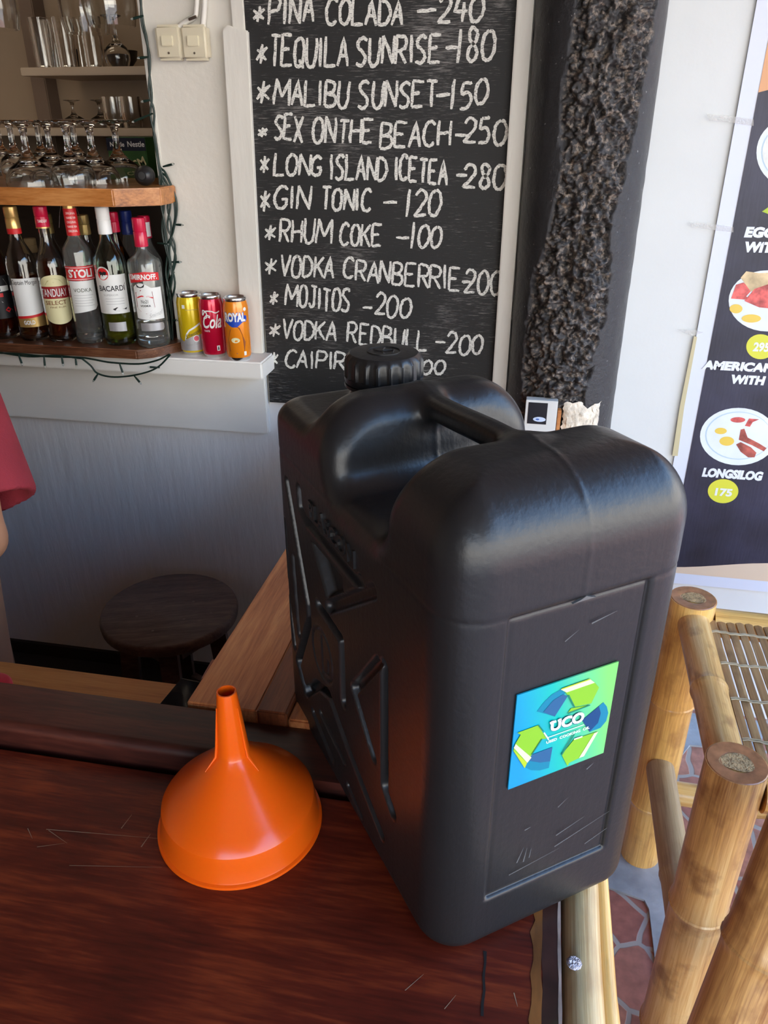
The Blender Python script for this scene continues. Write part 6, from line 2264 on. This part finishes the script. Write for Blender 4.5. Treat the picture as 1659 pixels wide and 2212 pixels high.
sh_r = (0.190, 0.0, 1.185)
el_r = (0.238, -0.072, 0.942)
wr_r = (0.10, -0.215, 0.842)
B = arm(1, sh_r, el_r, wr_r, (-0.85, -0.35, -0.02), (0.35, -0.9, 0.0), B)
B = arm(-1, (-0.195, 0, 1.245), (-0.235, 0.0, 0.94), (-0.240, -0.045, 0.70), (0.0, -0.15, -1.0), (0.1, -1.0, 0.15), B)
for s_ in (-1, 1):
    B = smin(B, cap3(X, Y, Z, (0.085 * s_, 0.005, 0.82), (0.092 * s_, 0.0, 0.44), 0.082, 0.052), 0.03)
    B = smin(B, cap3(X, Y, Z, (0.092 * s_, 0.0, 0.44), (0.095 * s_, 0.02, 0.07), 0.054, 0.036), 0.02)
    B = smin(B, cap3(X, Y, Z, (0.095 * s_, 0.03, 0.035), (0.105 * s_, -0.13, 0.028), 0.036, 0.028), 0.02)
net_obj('body', B.astype(np.float32), org, h, M_SKIN, pn, 1)
# shirt
T = ell3(X, Y, Z, (0, 0.005, 1.13), (0.178, 0.120, 0.225))
T = smin(T, cap3(X, Y, Z, (-0.15, 0.005, 1.215), (0.15, 0.005, 1.200), 0.066, 0.066), 0.06)
T = smin(T, ell3(X, Y, Z, (0, 0.005, 0.95), (0.200, 0.128, 0.16)), 0.06)
T = np.maximum(T, 0.885 - Z)
for s_, sh, hem, rh in ((1, (0.175, 0.0, 1.165), (0.250, -0.075, 0.995), 0.092), (-1, (-0.185, 0, 1.235), (-0.25, -0.02, 1.05), 0.085)):
    sh, hem = np.array(sh), np.array(hem)
    d = (hem - sh) / np.linalg.norm(hem - sh)
    S_ = cap3(X, Y, Z, sh, hem + d * 0.05, 0.076, rh)
    cut = (X - hem[0]) * (d[0] + 0.10 * s_) + (Y - hem[1]) * d[1] + (Z - hem[2]) * (d[2] - 0.02)
    S_ = np.maximum(S_, cut)
    # open cuff
    inn_ = np.maximum(cap3(X, Y, Z, sh + d * 0.10, hem + d * 0.06, 0.060, rh - 0.009), -(cut + 0.05))
    S_ = np.maximum(S_, -inn_)
    T = smin(T, S_, 0.025)
T = np.maximum(T, -cap3(X, Y, Z, (0, -0.01, 1.30), (0, -0.02, 1.42), 0.062, 0.085))
net_obj('shirt', T.astype(np.float32), org, h, M_SHIRT, pn, 1)
# trousers
Tr = ell3(X, Y, Z, (0, 0.005, 0.86), (0.150, 0.112, 0.13))
for s_ in (-1, 1):
    Tr = smin(Tr, cap3(X, Y, Z, (0.068 * s_, 0.005, 0.82), (0.078 * s_, 0.0, 0.46), 0.088, 0.072), 0.02)
    Tr = smin(Tr, cap3(X, Y, Z, (0.078 * s_, 0.0, 0.46), (0.090 * s_, 0.015, 0.06), 0.072, 0.058), 0.02)
Tr = np.maximum(np.maximum(Tr, 0.055 - Z), Z - 0.95)
net_obj('trousers', Tr.astype(np.float32), org, h, M_PANTS, pn, 1)
# hair
Hr = ell3(X, Y, Z, (0, 0.008, 1.485), (0.083, 0.098, 0.105))
Hr = np.maximum(Hr, -ell3(X, Y, Z, (0, -0.115, 1.42), (0.075, 0.09, 0.105)))
Hr = np.maximum(Hr, 1.43 - Z - 0.35 * Y)
net_obj('hair', Hr.astype(np.float32), org, h, M_HAIR, pn, 1)
for s_ in (-1, 1):
    e_ = MB().lathe([(0, -0.007), (0.005, -0.005), (0.007, 0), (0.005, 0.005), (0, 0.007)], 14, (0.030 * s_, -0.094, 1.477))
    e_.build('eye', mat('eye_white', (0.55, 0.52, 0.48), 0.2), pn)
    MB().lathe([(0, -0.0042), (0.003, -0.003), (0.0042, 0), (0.003, 0.003), (0, 0.0042)], 12, (0.030 * s_, -0.0990, 1.477)).build('iris', M_HAIR, pn)
    MB().tube(catmull([(0.014 * s_, -0.103, 1.492), (0.030 * s_, -0.101, 1.497), (0.048 * s_, -0.088, 1.492)], 4), [0.002, 0.003, 0.003, 0.003, 0.003, 0.003, 0.003, 0.0025, 0.0015], 8).build('eyebrow', M_HAIR, pn)
lp = MB().tube(catmull([(-0.022, -0.097, 1.407), (-0.010, -0.1035, 1.409), (0, -0.1045, 1.4075), (0.010, -0.1035, 1.409), (0.022, -0.097, 1.407)], 4), [0.001] + [0.0035] * 15 + [0.001], 8)
lp.build('lips', mat('lips', (0.30, 0.09, 0.07), 0.45), pn)
